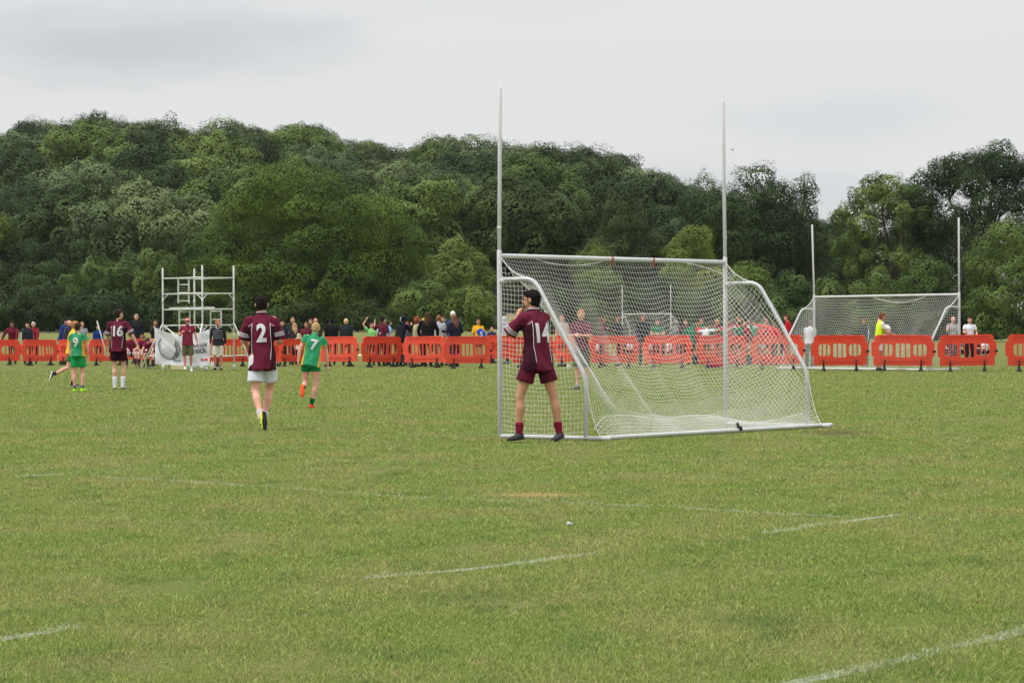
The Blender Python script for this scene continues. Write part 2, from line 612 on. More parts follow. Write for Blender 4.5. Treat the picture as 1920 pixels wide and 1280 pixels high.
for pts, wd, st in LINES:
    q = [G(*p) for p in pts]
    vv, ff, kk = [], [], []
    P2 = []
    for a, c in zip(q, q[1:]):
        nst = max(2, int((c - a).length / .15))
        for k in range(nst): P2.append(a.lerp(c, k / nst))
        segs.append((a.x, a.y, c.x, c.y, wd, st))
    P2.append(q[-1])
    for i, p in enumerate(P2):
        d = (P2[min(i + 1, len(P2) - 1)] - P2[max(i - 1, 0)]).normalized()
        n_ = V((-d.y, d.x, 0))
        j = .012 * noise.noise(V((p.x * 3, p.y * 3, 1)))
        for s in (-1, 1):
            vv.append((p.x + n_.x * (s * wd / 2 + j), p.y + n_.y * (s * wd / 2 + j), .004))
            kk.append(st)
        if i: ff.append((2 * i - 2, 2 * i - 1, 2 * i + 1, 2 * i))
    me = bpy.data.meshes.new('pitch_marking'); me.from_pydata(vv, [], ff); me.update()
    a_ = me.attributes.new('keep', 'FLOAT', 'POINT'); a_.data.foreach_set('value', kk)
    tag(link('pitch_marking', me, lm), kind='structure')

rng = np.random.default_rng(7)
yb = []
# density falls with distance (a blade far away is below a pixel)
edges = [(7.6, 10, 17000), (10, 13, 12000), (13, 17, 7000), (17, 23, 3600), (23, 32, 1250), (32, 45, 620), (45, 62, 280), (62, 88, 120)]
XY = []
for a, c, dens in edges:
    wdt = 2 * .205 * c
    nb = int(dens * wdt * (c - a))
    XY.append(np.stack([rng.uniform(-wdt / 2, wdt / 2, nb), rng.uniform(a, c, nb)], 1))
XY = np.concatenate(XY)
XY = XY[np.abs(XY[:, 0]) < .2 * XY[:, 1] + .3]
# tufts: jitter the density with noise
ns = np.array([noise.noise(V((x * 2.1, y * 1.3, 0))) for x, y in XY])
keep = rng.uniform(0, 1, len(XY)) < .75 + .9 * ns
XY = XY[keep]; ns = ns[keep]
nb = len(XY)
dist = XY[:, 1]
hgt = rng.gamma(9, .00125, nb) * (1 + .7 * ns) * (1 + .010 * dist)
tall = rng.uniform(0, 1, nb) < .003
hgt[tall] *= rng.uniform(1.3, 2.4, tall.sum())
wid = (.0006 + .00019 * dist) * rng.uniform(.7, 1.3, nb)
ang = rng.uniform(0, 2 * np.pi, nb)
lean = rng.uniform(0, 1, nb) ** .7 * hgt * 1.3
la = rng.uniform(0, 2 * np.pi, nb)
lx, ly = np.cos(la) * lean, np.sin(la) * lean
wx, wy = np.cos(ang) * wid, np.sin(ang) * wid
X, Y = XY[:, 0], XY[:, 1]
Z0 = np.full(nb, -.004)
vv = np.zeros((nb, 6, 3), dtype=np.float32)
vv[:, 0] = np.stack([X - wx, Y - wy, Z0], 1)
vv[:, 1] = np.stack([X + wx, Y + wy, Z0], 1)
vv[:, 2] = np.stack([X + wx * .8 + lx * .35, Y + wy * .8 + ly * .35, hgt * .55], 1)
vv[:, 3] = np.stack([X - wx * .8 + lx * .35, Y - wy * .8 + ly * .35, hgt * .55], 1)
vv[:, 4] = np.stack([X + wx * .2 + lx, Y + wy * .2 + ly, hgt], 1)
vv[:, 5] = np.stack([X - wx * .2 + lx, Y - wy * .2 + ly, hgt], 1)
i = np.arange(nb)[:, None] * 6
qd = np.concatenate([i + np.array([[0, 1, 2, 3]]), i + np.array([[3, 2, 4, 5]])], 1).reshape(-1, 4)
me = np_mesh('grass', vv.reshape(-1, 3), qd)
# per blade: x = brightness, y = dry, z = chalk
br = rng.normal(1.0, .20, nb).clip(.5, 1.7)
dry = ((rng.uniform(0, 1, nb) < .05) | tall).astype(float) * rng.uniform(.4, 1, nb)
chalk = np.zeros(nb)
ns2 = np.array([noise.noise(V((x * 1.7, y * .9, 4))) for x, y in XY])
for ax, ay, bx, by, wd, st in segs:
    dxs, dys = bx - ax, by - ay
    L2 = dxs * dxs + dys * dys
    tt = ((X - ax) * dxs + (Y - ay) * dys) / L2
    tt = tt.clip(0, 1)
    dd = np.hypot(X - ax - tt * dxs, Y - ay - tt * dys)
    pn = ns2 if st > .5 and wd < .08 else ns2 * 1.5
    on = (dd < wd * .62) & (rng.uniform(0, 1, nb) < st * (1.15 + .8 * pn))
    chalk[on] = rng.uniform(.12, .5, on.sum())
at_ = me.attributes.new('blade', 'FLOAT_VECTOR', 'POINT')
at_.data.foreach_set('vector', np.repeat(np.stack([br, dry, chalk], 1), 6, axis=0).astype(np.float32).ravel())
bm_ = bpy.data.materials.new('grass_blades')
bm_.use_nodes = True
t = bm_.node_tree
b = t.nodes['Principled BSDF']
b.inputs['Roughness'].default_value = .75
b.inputs['Specular IOR Level'].default_value = .15
gn = t.nodes.new('ShaderNodeGroup'); gn.node_tree = TURF
at = t.nodes.new('ShaderNodeAttribute'); at.attribute_name = 'blade'
sp = t.nodes.new('ShaderNodeSeparateXYZ'); t.links.new(at.outputs['Vector'], sp.inputs[0])
s1 = t.nodes.new('ShaderNodeVectorMath'); s1.operation = 'SCALE'
mul = t.nodes.new('ShaderNodeMath'); mul.operation = 'MULTIPLY'; mul.inputs[1].default_value = 1.75
t.links.new(sp.outputs[0], mul.inputs[0])
t.links.new(gn.outputs[0], s1.inputs[0]); t.links.new(mul.outputs[0], s1.inputs['Scale'])
m1 = t.nodes.new('ShaderNodeMix'); m1.data_type = 'RGBA'
t.links.new(sp.outputs[1], m1.inputs[0]); t.links.new(s1.outputs[0], m1.inputs[6]); m1.inputs[7].default_value = (.50, .43, .22, 1)
m2 = t.nodes.new('ShaderNodeMix'); m2.data_type = 'RGBA'
t.links.new(sp.outputs[2], m2.inputs[0]); t.links.new(m1.outputs[2], m2.inputs[6]); m2.inputs[7].default_value = (.70, .74, .70, 1)
t.links.new(m2.outputs[2], b.inputs['Base Color'])
tl = t.nodes.new('ShaderNodeBsdfTranslucent'); t.links.new(m2.outputs[2], tl.inputs[0])
ms = t.nodes.new('ShaderNodeMixShader'); ms.inputs[0].default_value = .35
t.links.new(b.outputs[0], ms.inputs[1]); t.links.new(tl.outputs[0], ms.inputs[2])
t.links.new(ms.outputs[0], t.nodes['Material Output'].inputs[0])
tag(link('grass', me, bm_, smooth=False), 'short mown green grass with dry straws all over the pitch', 'grass', kind='stuff')

# ------------------------------------------------------------------ trees
def foliage_mat(name, lo, hi, hue_var=.62):
    mt = bpy.data.materials.new(name)
    mt.use_nodes = True
    t = mt.node_tree
    b = t.nodes['Principled BSDF']
    b.inputs['Roughness'].default_value = .6
    b.inputs['Specular IOR Level'].default_value = .07
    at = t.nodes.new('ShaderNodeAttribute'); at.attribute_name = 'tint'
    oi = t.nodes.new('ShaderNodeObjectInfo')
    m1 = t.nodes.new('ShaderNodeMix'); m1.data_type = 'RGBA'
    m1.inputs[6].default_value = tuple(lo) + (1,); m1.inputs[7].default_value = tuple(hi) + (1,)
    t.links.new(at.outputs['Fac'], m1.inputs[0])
    r_ = t.nodes.new('ShaderNodeValToRGB')
    r_.color_ramp.elements[0].color = (1 - hue_var * .42, 1 - hue_var * .30, 1 - hue_var * .18, 1)
    r_.color_ramp.elements[1].color = (1 + hue_var * .45, 1 + hue_var * .32, 1 + hue_var * .25, 1)
    t.links.new(oi.outputs['Random'], r_.inputs[0])
    mm = t.nodes.new('ShaderNodeVectorMath'); mm.operation = 'MULTIPLY'
    t.links.new(m1.outputs[2], mm.inputs[0]); t.links.new(r_.outputs[0], mm.inputs[1])
    t.links.new(mm.outputs[0], b.inputs['Base Color'])
    tl = t.nodes.new('ShaderNodeBsdfTranslucent'); t.links.new(mm.outputs[0], tl.inputs[0])
    ms = t.nodes.new('ShaderNodeMixShader'); ms.inputs[0].default_value = .10
    t.links.new(b.outputs[0], ms.inputs[1]); t.links.new(tl.outputs[0], ms.inputs[2])
    t.links.new(ms.outputs[0], t.nodes['Material Output'].inputs[0])
    return mt


FOL = {
    'mid': foliage_mat('leaves_mid', (.038, .070, .018), (.138, .196, .048)),
    'dark': foliage_mat('leaves_dark', (.020, .037, .012), (.062, .096, .026)),
    'grey': foliage_mat('leaves_grey', (.056, .088, .036), (.142, .190, .080)),
    'oak': foliage_mat('leaves_oak', (.018, .042, .008), (.116, .174, .028), .1),
    'bright': foliage_mat('leaves_bright', (.066, .106, .020), (.180, .232, .046)),
}
BARK = pbr('bark', (.075, .062, .048, 1), .95, .1, 0, .35, 2.2, .6, 6.0)


def crown_mesh(seed, rx, ry, rz, nl, n, leaf, lobe=(.24, .40), low=.0, flat=.0, airy=False, zmin=-99.0, bmp=.15, core=True, kmin=.55, box=2.0):
    """leaf clumps in an uneven ellipsoid; origin at the crown's centre; returns mesh and lobe list"""
    rg = np.random.default_rng(seed)
    lobes = []
    Rm = (rx + ry + rz) / 3
    tries = 0
    while len(lobes) < nl and tries < 4000:
        tries += 1
        d = rg.normal(size=3); d /= np.linalg.norm(d)
        if d[2] < -.75 + low: continue
        if zmin > -90 and d[2] * rz * .8 < zmin: continue
        r = rg.uniform(*lobe) * Rm * (1.0 if d[2] > -.2 else .8)
        k = rg.uniform(kmin, .97)
        if box != 2.0: d = d / (np.abs(d) ** box).sum() ** (1 / box)
        c = np.array([d[0] * (rx - r) * k / .8, d[1] * (ry - r) * k / .8, d[2] * (rz - r * .8) * k / .8])
        if any(np.linalg.norm(c - q[0]) < .50 * (r + q[1]) * (1.25 if airy else .8) for q in lobes): continue
        lobes.append((c, r, rg.uniform(0, 1)))
    if core and not airy:
        lobes.append((np.zeros(3), Rm * .55, .3))
    w_ = np.array([q[1] ** 2 for q in lobes]); w_ /= w_.sum()
    pts, nrm, tin = [], [], []
    K1 = rg.normal(size=(4, 3)); K1 = K1 / np.linalg.norm(K1, axis=1)[:, None] * (2 * np.pi / (rg.uniform(1.3, 2.3, 4) * min(1.7, max(1, rx / 6))))[:, None]
    F1 = rg.uniform(0, 6.28, 4)
    C = np.array([q[0] for q in lobes]); RR = np.array([q[1] for q in lobes])
    for (c, r, tn), ww in zip(lobes, w_):
        m_ = int(n * ww * 1.5)
        d = rg.normal(size=(m_, 3)); d /= np.linalg.norm(d, axis=1)[:, None]
        # small bumps on each lobe
        ph = rg.uniform(0, 6.28, 3); fr = rg.uniform(2.5, 4.5, 3)
        bump = 1 + .10 * np.sin(d[:, 0] * fr[0] * 2 + ph[0]) + .10 * np.sin(d[:, 1] * fr[1] * 2 + ph[1]) + .08 * np.sin(d[:, 2] * fr[2] * 2 + ph[2])
        pc = c + d * r
        f1 = np.sin(pc @ K1.T + F1).sum(1) / 2.0
        bump = bump + bmp * f1
        rad = r * bump * (1 - .26 * rg.uniform(0, 1, m_) ** 3) * (1 + .045 * rg.normal(size=m_))
        sq = 1 - flat * .4
        p = c + d * rad[:, None] * np.array([1.08, 1.08, sq])
        # drop leaves buried deep inside a neighbour
        dd = np.linalg.norm(p[:, None, :] - C[None], axis=2) / RR[None]
        deep = (dd < .62).sum(1) > 0
        ok = ~deep | (rg.uniform(0, 1, m_) < .12)
        ok &= p[:, 2] > zmin
        p = p[ok]; d = d[ok]; rad = rad[ok]; f1 = f1[ok]
        pts.append(p); nrm.append(d)
        tin.append((.08 + .60 * tn + .20 * (rad / r - .6) + .06 * rg.uniform(-1, 1, len(p)) + .10 * f1).clip(0, 1))  # outer bumps lighter, inner leaves darker: crown shading painted into the tint
    p = np.concatenate(pts); d = np.concatenate(nrm); tin = np.concatenate(tin)
    if len(p) > n:
        s = rg.permutation(len(p))[:n]; p, d, tin = p[s], d[s], tin[s]
    m_ = len(p)
    # fit the crown to its box
    hi = np.quantile(p[:, 2], .996); p[:, 2] *= rz / max(hi, .1)
    for ax, rr_ in ((0, rx), (1, ry)):
        q_ = np.quantile(np.abs(p[:, ax]), .99); p[:, ax] *= rr_ / max(q_, .1)
    nn = d * 1.0 + rg.normal(size=(m_, 3)) * .13 + np.array([0, 0, .30])
    nn /= np.linalg.norm(nn, axis=1)[:, None]
    a = np.cross(nn, rg.normal(size=(m_, 3))); a /= np.linalg.norm(a, axis=1)[:, None] + 1e-9
    bb = np.cross(nn, a)
    s = leaf * rg.uniform(.55, 1.25, m_)[:, None]
    vv = np.zeros((m_, 4, 3), dtype=np.float32)
    vv[:, 0] = p - a * s * .62
    vv[:, 1] = p - bb * s * .36 + a * s * .05 + nn * s * .1
    vv[:, 2] = p + a * s * .62
    vv[:, 3] = p + bb * s * .36 - a * s * .08 + nn * s * .1
    qd = np.arange(m_ * 4).reshape(-1, 4)
    me = np_mesh('crown', vv.reshape(-1, 3), qd)
    at_ = me.attributes.new('tint', 'FLOAT', 'POINT')
    at_.data.foreach_set('value', np.repeat(tin, 4).astype(np.float32))
    return me, lobes


def trunk_mesh(seed, lobes, cz, fork, r0, base=-1.0, nlimb=9, wob=.06):
    """tapered trunk from the ground to the fork, limbs out to the clumps (crown centre at height cz)"""
    rd = random.Random(seed)
    mb = MB()
    lean = V((rd.uniform(-.05, .05), rd.uniform(-.05, .05), 0)) * fork
    top = V((0, 0, fork)) + lean
    mid = top * .5 + V((rd.uniform(-.1, .1), 0, 0)) * r0
    mb.chain([(0, 0, base), (0, 0, 0.02), (0, 0, fork * .12), mid, top], [r0 * 1.5, r0 * 1.4, r0 * 1.05, r0 * .85, r0 * .8], 8)
    ls = sorted(lobes, key=lambda q: -q[1])[:nlimb]
    for c, r, _ in ls:
        e = V(c) + V((0, 0, cz))
        if (e - top).length < .5: continue
        st = V((0, 0, fork * rd.uniform(.72, 1.0))) + lean
        m1 = st.lerp(e, .4) + V((rd.uniform(-1, 1), rd.uniform(-1, 1), rd.uniform(-.2, .9))) * (e - st).length * wob * 1.4
        m2 = st.lerp(e, .75) + V((rd.uniform(-1, 1), rd.uniform(-1, 1), rd.uniform(-.4, .6))) * (e - st).length * wob
        rr = r0 * rd.uniform(.34, .52)
        mb.chain([st, m1, m2, e], [rr, rr * .75, rr * .45, rr * .15], 6)
        for q in range(3):
            e2 = e + V((rd.uniform(-1, 1), rd.uniform(-1, 1), rd.uniform(-.3, 1))) * r * .8
            mb.chain([m2, m2.lerp(e2, .5) + V((0, 0, .1 * r)), e2], [rr * .4, rr * .25, rr * .08], 5)
    return mb.mesh('trunk')


def add_tree(px, topy, wpx, Y, kind='mid', label='', group=None, airy=False, low=0.0, seed=0, lobes=None, fork=None,
             leaf=None, dens=1.0, hfrac=None, cat='tree', name='tree', rzk=None, depth=1.0, r0=None):
    top = P(px, topy, Y)
    g_ = gz(top.x, Y)
    H = top.z - g_
    wd = wpx / F * Y
    rx = wd / 2
    # how much of the height is crown
    hf = hfrac if hfrac else .84
    rz = H * hf / 2
    cz = H - rz
    zmin = -99.0
    if hf >= .965:          # foliage down to the ground
        rz = H * .66
        cz = H - rz
        zmin = .12 - cz
    n_l = lobes or int(16 + 10 * rx / 6)
    lf = leaf or .185 * (Y / 280)
    area = 4 * math.pi * ((rx * rz) ** .5) ** 2
    nleaf = int(area * (46 if not airy else 30) * dens / (lf / .30) ** 2)
    nleaf = min(nleaf, 190000)
    cm, lb = crown_mesh(seed + 11, rx, rx * depth, rz, n_l, nleaf, lf,
                        lobe=(.18, .30) if airy else ((.20, .34) if rx > 5 else (.26, .42)), low=low, airy=airy, zmin=zmin, kmin=(.78 if airy or rx > 9 else .55), box=(2.8 if airy else 2.0))
    root = empty(name, (top.x, Y, g_))
    tag(root, label, cat, group)
    c = link('crown', cm, FOL[kind], root, smooth=False)
    c.location = (0, 0, cz)
    fk = fork if fork else max(.8, cz - rz * .55)
    tm = trunk_mesh(seed + 5, lb, cz, fk, r0 or max(.14, H * .021), nlimb=12 if airy else 7)
    link('trunk', tm, BARK, root)
    return root


TREES = [
    # px, top, width, Y, kind, label, kwargs
    (565, 310, 462, 275, 'oak', 'huge round oak with its crown down to the ground, right of the scaffold tower',
     dict(seed=1, lobes=52, hfrac=.97, low=0, dens=1.15, depth=.8, r0=.6)),
    (10, 335, 190, 330, 'grey', 'grey-green willow-like tree at the left edge of the picture', dict(seed=2, hfrac=.95)),
    (60, 452, 165, 292, 'dark', 'bushy tree above the two people in red at the left edge', dict(seed=3, hfrac=.97)),
    (188, 380, 140, 335, 'grey', 'pale grey-green tree above the green number 9', dict(seed=4, hfrac=.95)),
    (150, 432, 120, 305, 'dark', 'dark round tree left of the broad mid green bush', dict(seed=5, hfrac=.95)),
    (218, 476, 200, 288, 'mid', 'broad mid green bush rising behind the number 16', dict(seed=6, hfrac=.98)),
    (298, 384, 135, 318, 'dark', 'dark tree left of the huge oak, above the scaffold', dict(seed=7, hfrac=.95)),
    (292, 468, 120, 284, 'mid', 'mid green bush directly behind the scaffold', dict(seed=8, hfrac=.98)),
    (60, 528, 190, 281, 'dark', 'low dark hedge bush at the far left', dict(seed=9, hfrac=1.0)),
    (200, 546, 170, 280, 'dark', 'low dark hedge bush below the broad mid green bush', dict(seed=10, hfrac=1.0)),
    (330, 548, 150, 281, 'dark', 'low dark hedge bush behind the foot of the scaffold', dict(seed=12, hfrac=1.0)),
    (430, 560, 140, 268, 'dark', 'low dark bush under the left side of the huge oak', dict(seed=13, hfrac=1.0)),
    (560, 560, 150, 266, 'dark', 'low dark bush under the middle of the huge oak', dict(seed=14, hfrac=1.0)),
    (670, 558, 140, 267, 'dark', 'low dark bush under the right side of the huge oak', dict(seed=15, hfrac=1.0)),
    (822, 326, 195, 350, 'grey', 'big pale green tree to the right of the huge oak, on the slope', dict(seed=16, hfrac=.95)),
    (868, 448, 150, 300, 'mid', 'leafy tree just left of the tall left goal upright', dict(seed=17, hfrac=.96)),
    (905, 392, 90, 330, 'dark', 'dark small tree half hidden by the tall left goal upright', dict(seed=18, hfrac=.95)),
    (780, 526, 150, 266, 'mid', 'green bush behind the woman in beige', dict(seed=19, hfrac=1.0)),
    (880, 536, 140, 264, 'bright', 'green bush behind the boy in yellow and blue', dict(seed=20, hfrac=1.0)),
    (1062, 346, 185, 345, 'mid', 'rounded mid green tree above the left half of the near crossbar', dict(seed=21, hfrac=.95)),
    (985, 398, 110, 330, 'mid', 'small tree right of the tall left goal upright', dict(seed=22, hfrac=.95)),
    (1165, 372, 165, 305, 'dark', 'dark tree above the middle of the near crossbar', dict(seed=23, hfrac=.95)),
    (1150, 326, 150, 400, 'grey', 'pale tree on the skyline slope above the dark tree', dict(seed=24, hfrac=.93)),
    (1268, 330, 165, 385, 'grey', 'pale tree left of the right goal upright on the slope', dict(seed=25, hfrac=.93)),
    (1255, 392, 130, 320, 'dark', 'dark tree behind the bright bush by the right goal upright', dict(seed=26, hfrac=.95)),
    (1395, 318, 250, 292, 'dark', 'large dark tree behind the right upright of the near goal', dict(seed=27, hfrac=.93, lobes=44)),
    (1512, 328, 92, 297, 'dark', 'narrow airy tree beside the large dark tree', dict(seed=28, hfrac=.88, lobes=12, dens=.42)),
    (1295, 428, 125, 268, 'bright', 'bright green bushy tree above the right end of the near crossbar', dict(seed=29, hfrac=.97)),
    (1112, 458, 95, 270, 'bright', 'bright green bush peeping over the middle of the near crossbar', dict(seed=30, hfrac=.97)),
    (1545, 402, 170, 315, 'dark', 'dark tree behind the left upright of the far right goal', dict(seed=31, hfrac=.95)),
    (1740, 398, 220, 316, 'dark', 'dark tree behind the forked oak', dict(seed=32, hfrac=.95)),
    (1660, 330, 200, 286, 'mid', 'open oak with a bare forked trunk between the far goal uprights',
     dict(seed=34, hfrac=.72, airy=True, lobes=44, dens=1.6, fork=5.2, r0=.36)),
    (1838, 274, 262, 284, 'dark', 'tallest open-crowned oak at the right with sky showing through',
     dict(seed=35, hfrac=.72, airy=True, lobes=52, dens=1.5, fork=6.0, r0=.5)),
    (1905, 418, 195, 232, 'mid', 'leafy tree at the right edge with branches down to the grass', dict(seed=36, hfrac=.99, lobes=40)),
    (1835, 505, 130, 236, 'dark', 'dark bush right of the far right goal', dict(seed=37, hfrac=1.0)),
    (1735, 486, 150, 238, 'mid', 'taller hedge bush behind the right half of the far right goal', dict(seed=38, hfrac=1.0)),
    (1640, 512, 140, 240, 'mid', 'hedge bush behind the middle of the far right goal', dict(seed=39, hfrac=1.0)),
    (1560, 520, 130, 240, 'mid', 'hedge bush behind the left upright of the far right goal', dict(seed=40, hfrac=1.0)),
    (1475, 512, 130, 240, 'mid', 'hedge bush between the two white goals', dict(seed=41, hfrac=1.0)),
    (1400, 492, 130, 242, 'bright', 'bright hedge bush just right of the near goal', dict(seed=42, hfrac=1.0)),
    (1320, 530, 140, 250, 'mid', 'hedge bush seen through the right part of the near net', dict(seed=43, hfrac=1.0)),
    (1225, 522, 140, 252, 'dark', 'dark hedge bush seen through the middle of the near net', dict(seed=44, hfrac=1.0)),
    (1130, 508, 130, 254, 'mid', 'green hedge bush seen through the near net behind the distant small goal', dict(seed=45, hfrac=1.0)),
    (1045, 530, 130, 256, 'dark', 'dark hedge bush seen through the left part of the near net', dict(seed=46, hfrac=1.0)),
]
for px, ty, wp, Y, kd, lb, kw in TREES:
    bushy = kw.get('hfrac', .8) >= .965 and ty > 410
    add_tree(px, ty, wp, Y, kd, lb, name='bush' if bushy else 'tree', cat='bush' if bushy else 'tree',
             group='trees and bushes along the field edge', **kw)

# the wood on the hill: a few kinds of tree, each copied many times
protos = []
for k, (kd, sd_) in enumerate((('mid', 101), ('dark', 102), ('grey', 103), ('mid', 104), ('dark', 105), ('grey', 106), ('mid', 107))):
    rx = 6.6; rz = 5.4
    cm, lb = crown_mesh(sd_, rx, rx, rz, 26, 42000, .27, lobe=(.26, .42))
    tm = trunk_mesh(sd_, lb, 7.2, 3.6, .28, nlimb=5)
    protos.append((cm, tm, kd))
HL = {'mid': 'mid green round tree in the wood on the hillside', 'dark': 'dark green round tree in the wood on the hillside',
      'grey': 'pale grey-green round tree in the wood on the hillside'}
rd = random.Random(5)
used = {}
cnt = 0
yrow = 318.0
k = 0
spots = []
while yrow < YR + 30:
    sp = 11.2 + 2.4 * (yrow - 318) / 240
    half = .200 * yrow + 8
    x = -half + rd.uniform(0, sp)
    while x < half:
        xx, yy = x + rd.uniform(-2.2, 2.2), yrow + rd.uniform(-7, 7)
        z = gz(xx, yy)
        # hidden low down behind the field-edge trees: leave out
        pyt = 617 - (z + 11 - 1.25) / yy * F
        pxx = 960 + F * xx / yy
        lim = 560
        if pxx > 1330: lim = 445
        if 400 < pxx < 730: lim = 400
        if pxx > 1600: lim = 380
        if pyt < lim: spots.append((xx, yy, z))
        x += sp
    yrow += 22
for xx, yy, z in spots:
    i_ = rd.randrange(len(protos))
    s = rd.uniform(.85, 1.36)
    zs_ = rd.uniform(.85, 1.15)
    if yy > YR - 45:
        s = rd.uniform(.80, 1.12); zs_ = rd.uniform(.88, 1.02)
    pq = 960 + F * xx / yy
    for (pa_, sa_), (pb_, sb_) in zip(SKYLINE, SKYLINE[1:]):
        if pa_ <= pq <= pb_: sk_ = sa_ + (sb_ - sa_) * (pq - pa_) / (pb_ - pa_)
    hm_ = P(pq, sk_, yy).z - z                     # keep the wood's skyline sloping as it does
    hm_ *= rd.choice((.84, .92, 1.0, 1.06, 1.12))
    if 12.6 * s * zs_ > hm_: s = hm_ / (12.6 * zs_)
    if s < .45: continue
    if i_ not in used:
        cm, tm, kd = protos[i_]
        rt = empty('woodland_tree', (0, 0, 0))
        c = link('crown', cm, FOL[kd], rt, smooth=False); c.location = (0, 0, 7.2)
        link('trunk', tm, BARK, rt)
        tag(rt, HL[kd], 'tree', 'trees of the wood on the hillside')
        used[i_] = rt
    else:
        rt = copy_tree(used[i_])
    pxx = 960 + F * xx / yy
    hgt_ = 'on the skyline of the hill' if yy > YR - 22 else ('high on the hill' if yy > 470 else ('midway up the hill' if yy > 395 else 'low on the hill slope'))
    side_ = ('at the far left' if pxx < 180 else 'left of the huge oak' if pxx < 400 else 'above the huge oak' if pxx < 720 else
             'left of the near goal' if pxx < 935 else 'above the near crossbar' if pxx < 1150 else 'by the right goal upright' if pxx < 1370 else 'far right')
    rt['label'] = {'mid': 'mid green round tree', 'dark': 'dark green round tree', 'grey': 'pale grey-green round tree'}[protos[i_][2]] + ' ' + hgt_ + ', ' + side_
    rt.location = (xx, yy, z - .3)
    rt.rotation_euler = (0, 0, rd.uniform(0, 6.28))
    rt.scale = (s * rd.uniform(.9, 1.15), s, s * zs_)
    cnt += 1
print('hill trees', cnt, 'blades', nb)

# a bank of dry grass showing in a gap of the hedge
q = P(966, 612, 276)
mv = []
nx_, ny_ = 24, 10
for j in range(ny_ + 1):
    for i in range(nx_ + 1):
        u_, v_ = i / nx_ * 2 - 1, j / ny_ * 2 - 1
        x_, y_ = q.x + u_ * 2.6, 276 + v_ * 5
        mv.append((x_, y_, gz(x_, y_) - .3 + 1.9 * max(0, 1 - u_ * u_) ** .7 * max(0, 1 - v_ * v_) ** .6 + .5 * noise.noise(V((x_ * .9, y_ * .9, 0)))))
i = (np.arange(nx_)[None, :] + np.arange(ny_)[:, None] * (nx_ + 1)).ravel()
tag(link('dry_bank', np_mesh('dry_bank', np.array(mv), np.stack([i, i + 1, i + nx_ + 2, i + nx_ + 1], 1)), pbr('dry_grass', (.21, .18, .095, 1), 1, .05, 0, .45, 1.6, .5, 5.0)), kind='structure')
print('blades', nb)
# ------------------------------------------------------------------ goals
def tubes_np(lines, r, sides=3):
    """many thin strands as one mesh"""
    vs, qs = [], []
    base = 0
    for ln in lines:
        p = np.asarray(ln, dtype=np.float64)
        n = len(p)
        if n < 2: continue
        t = np.zeros_like(p)
        t[1:-1] = p[2:] - p[:-2]; t[0] = p[1] - p[0]; t[-1] = p[-1] - p[-2]
        t /= np.linalg.norm(t, axis=1)[:, None] + 1e-9
        h = np.where(np.abs(t[:, 2:3]) < .8, np.array([[0, 0, 1.0]]), np.array([[1.0, 0, 0]]))
        a = np.cross(t, h); a /= np.linalg.norm(a, axis=1)[:, None] + 1e-9
        b_ = np.cross(t, a)
        ring = []
        for k in range(sides):
            an = 2 * math.pi * k / sides
            ring.append(p + r * (math.cos(an) * a + math.sin(an) * b_))
        vs.append(np.stack(ring, 1).reshape(-1, 3))
        i = np.arange(n - 1)[:, None] * sides + np.arange(sides)[None, :]
        j = np.arange(n - 1)[:, None] * sides + (np.arange(sides)[None, :] + 1) % sides
        qs.append(np.stack([i, j, j + sides, i + sides], 2).reshape(-1, 4) + base)
        base += n * sides
    return np.concatenate(vs), np.concatenate(qs)


def arc_path(pts, rad, n=6):
    """polyline with rounded corners"""
    pts = [V(p) for p in pts]
    o = [pts[0]]
    for a, b_, c in zip(pts, pts[1:], pts[2:]):
        d1 = (a - b_).normalized(); d2 = (c - b_).normalized()
        p1 = b_ + d1 * rad; p2 = b_ + d2 * rad
        for k in range(n + 1):
            t_ = k / n
            o.append(p1 * (1 - t_) ** 2 + b_ * 2 * t_ * (1 - t_) + p2 * t_ ** 2)
    o.append(pts[-1])
    return o


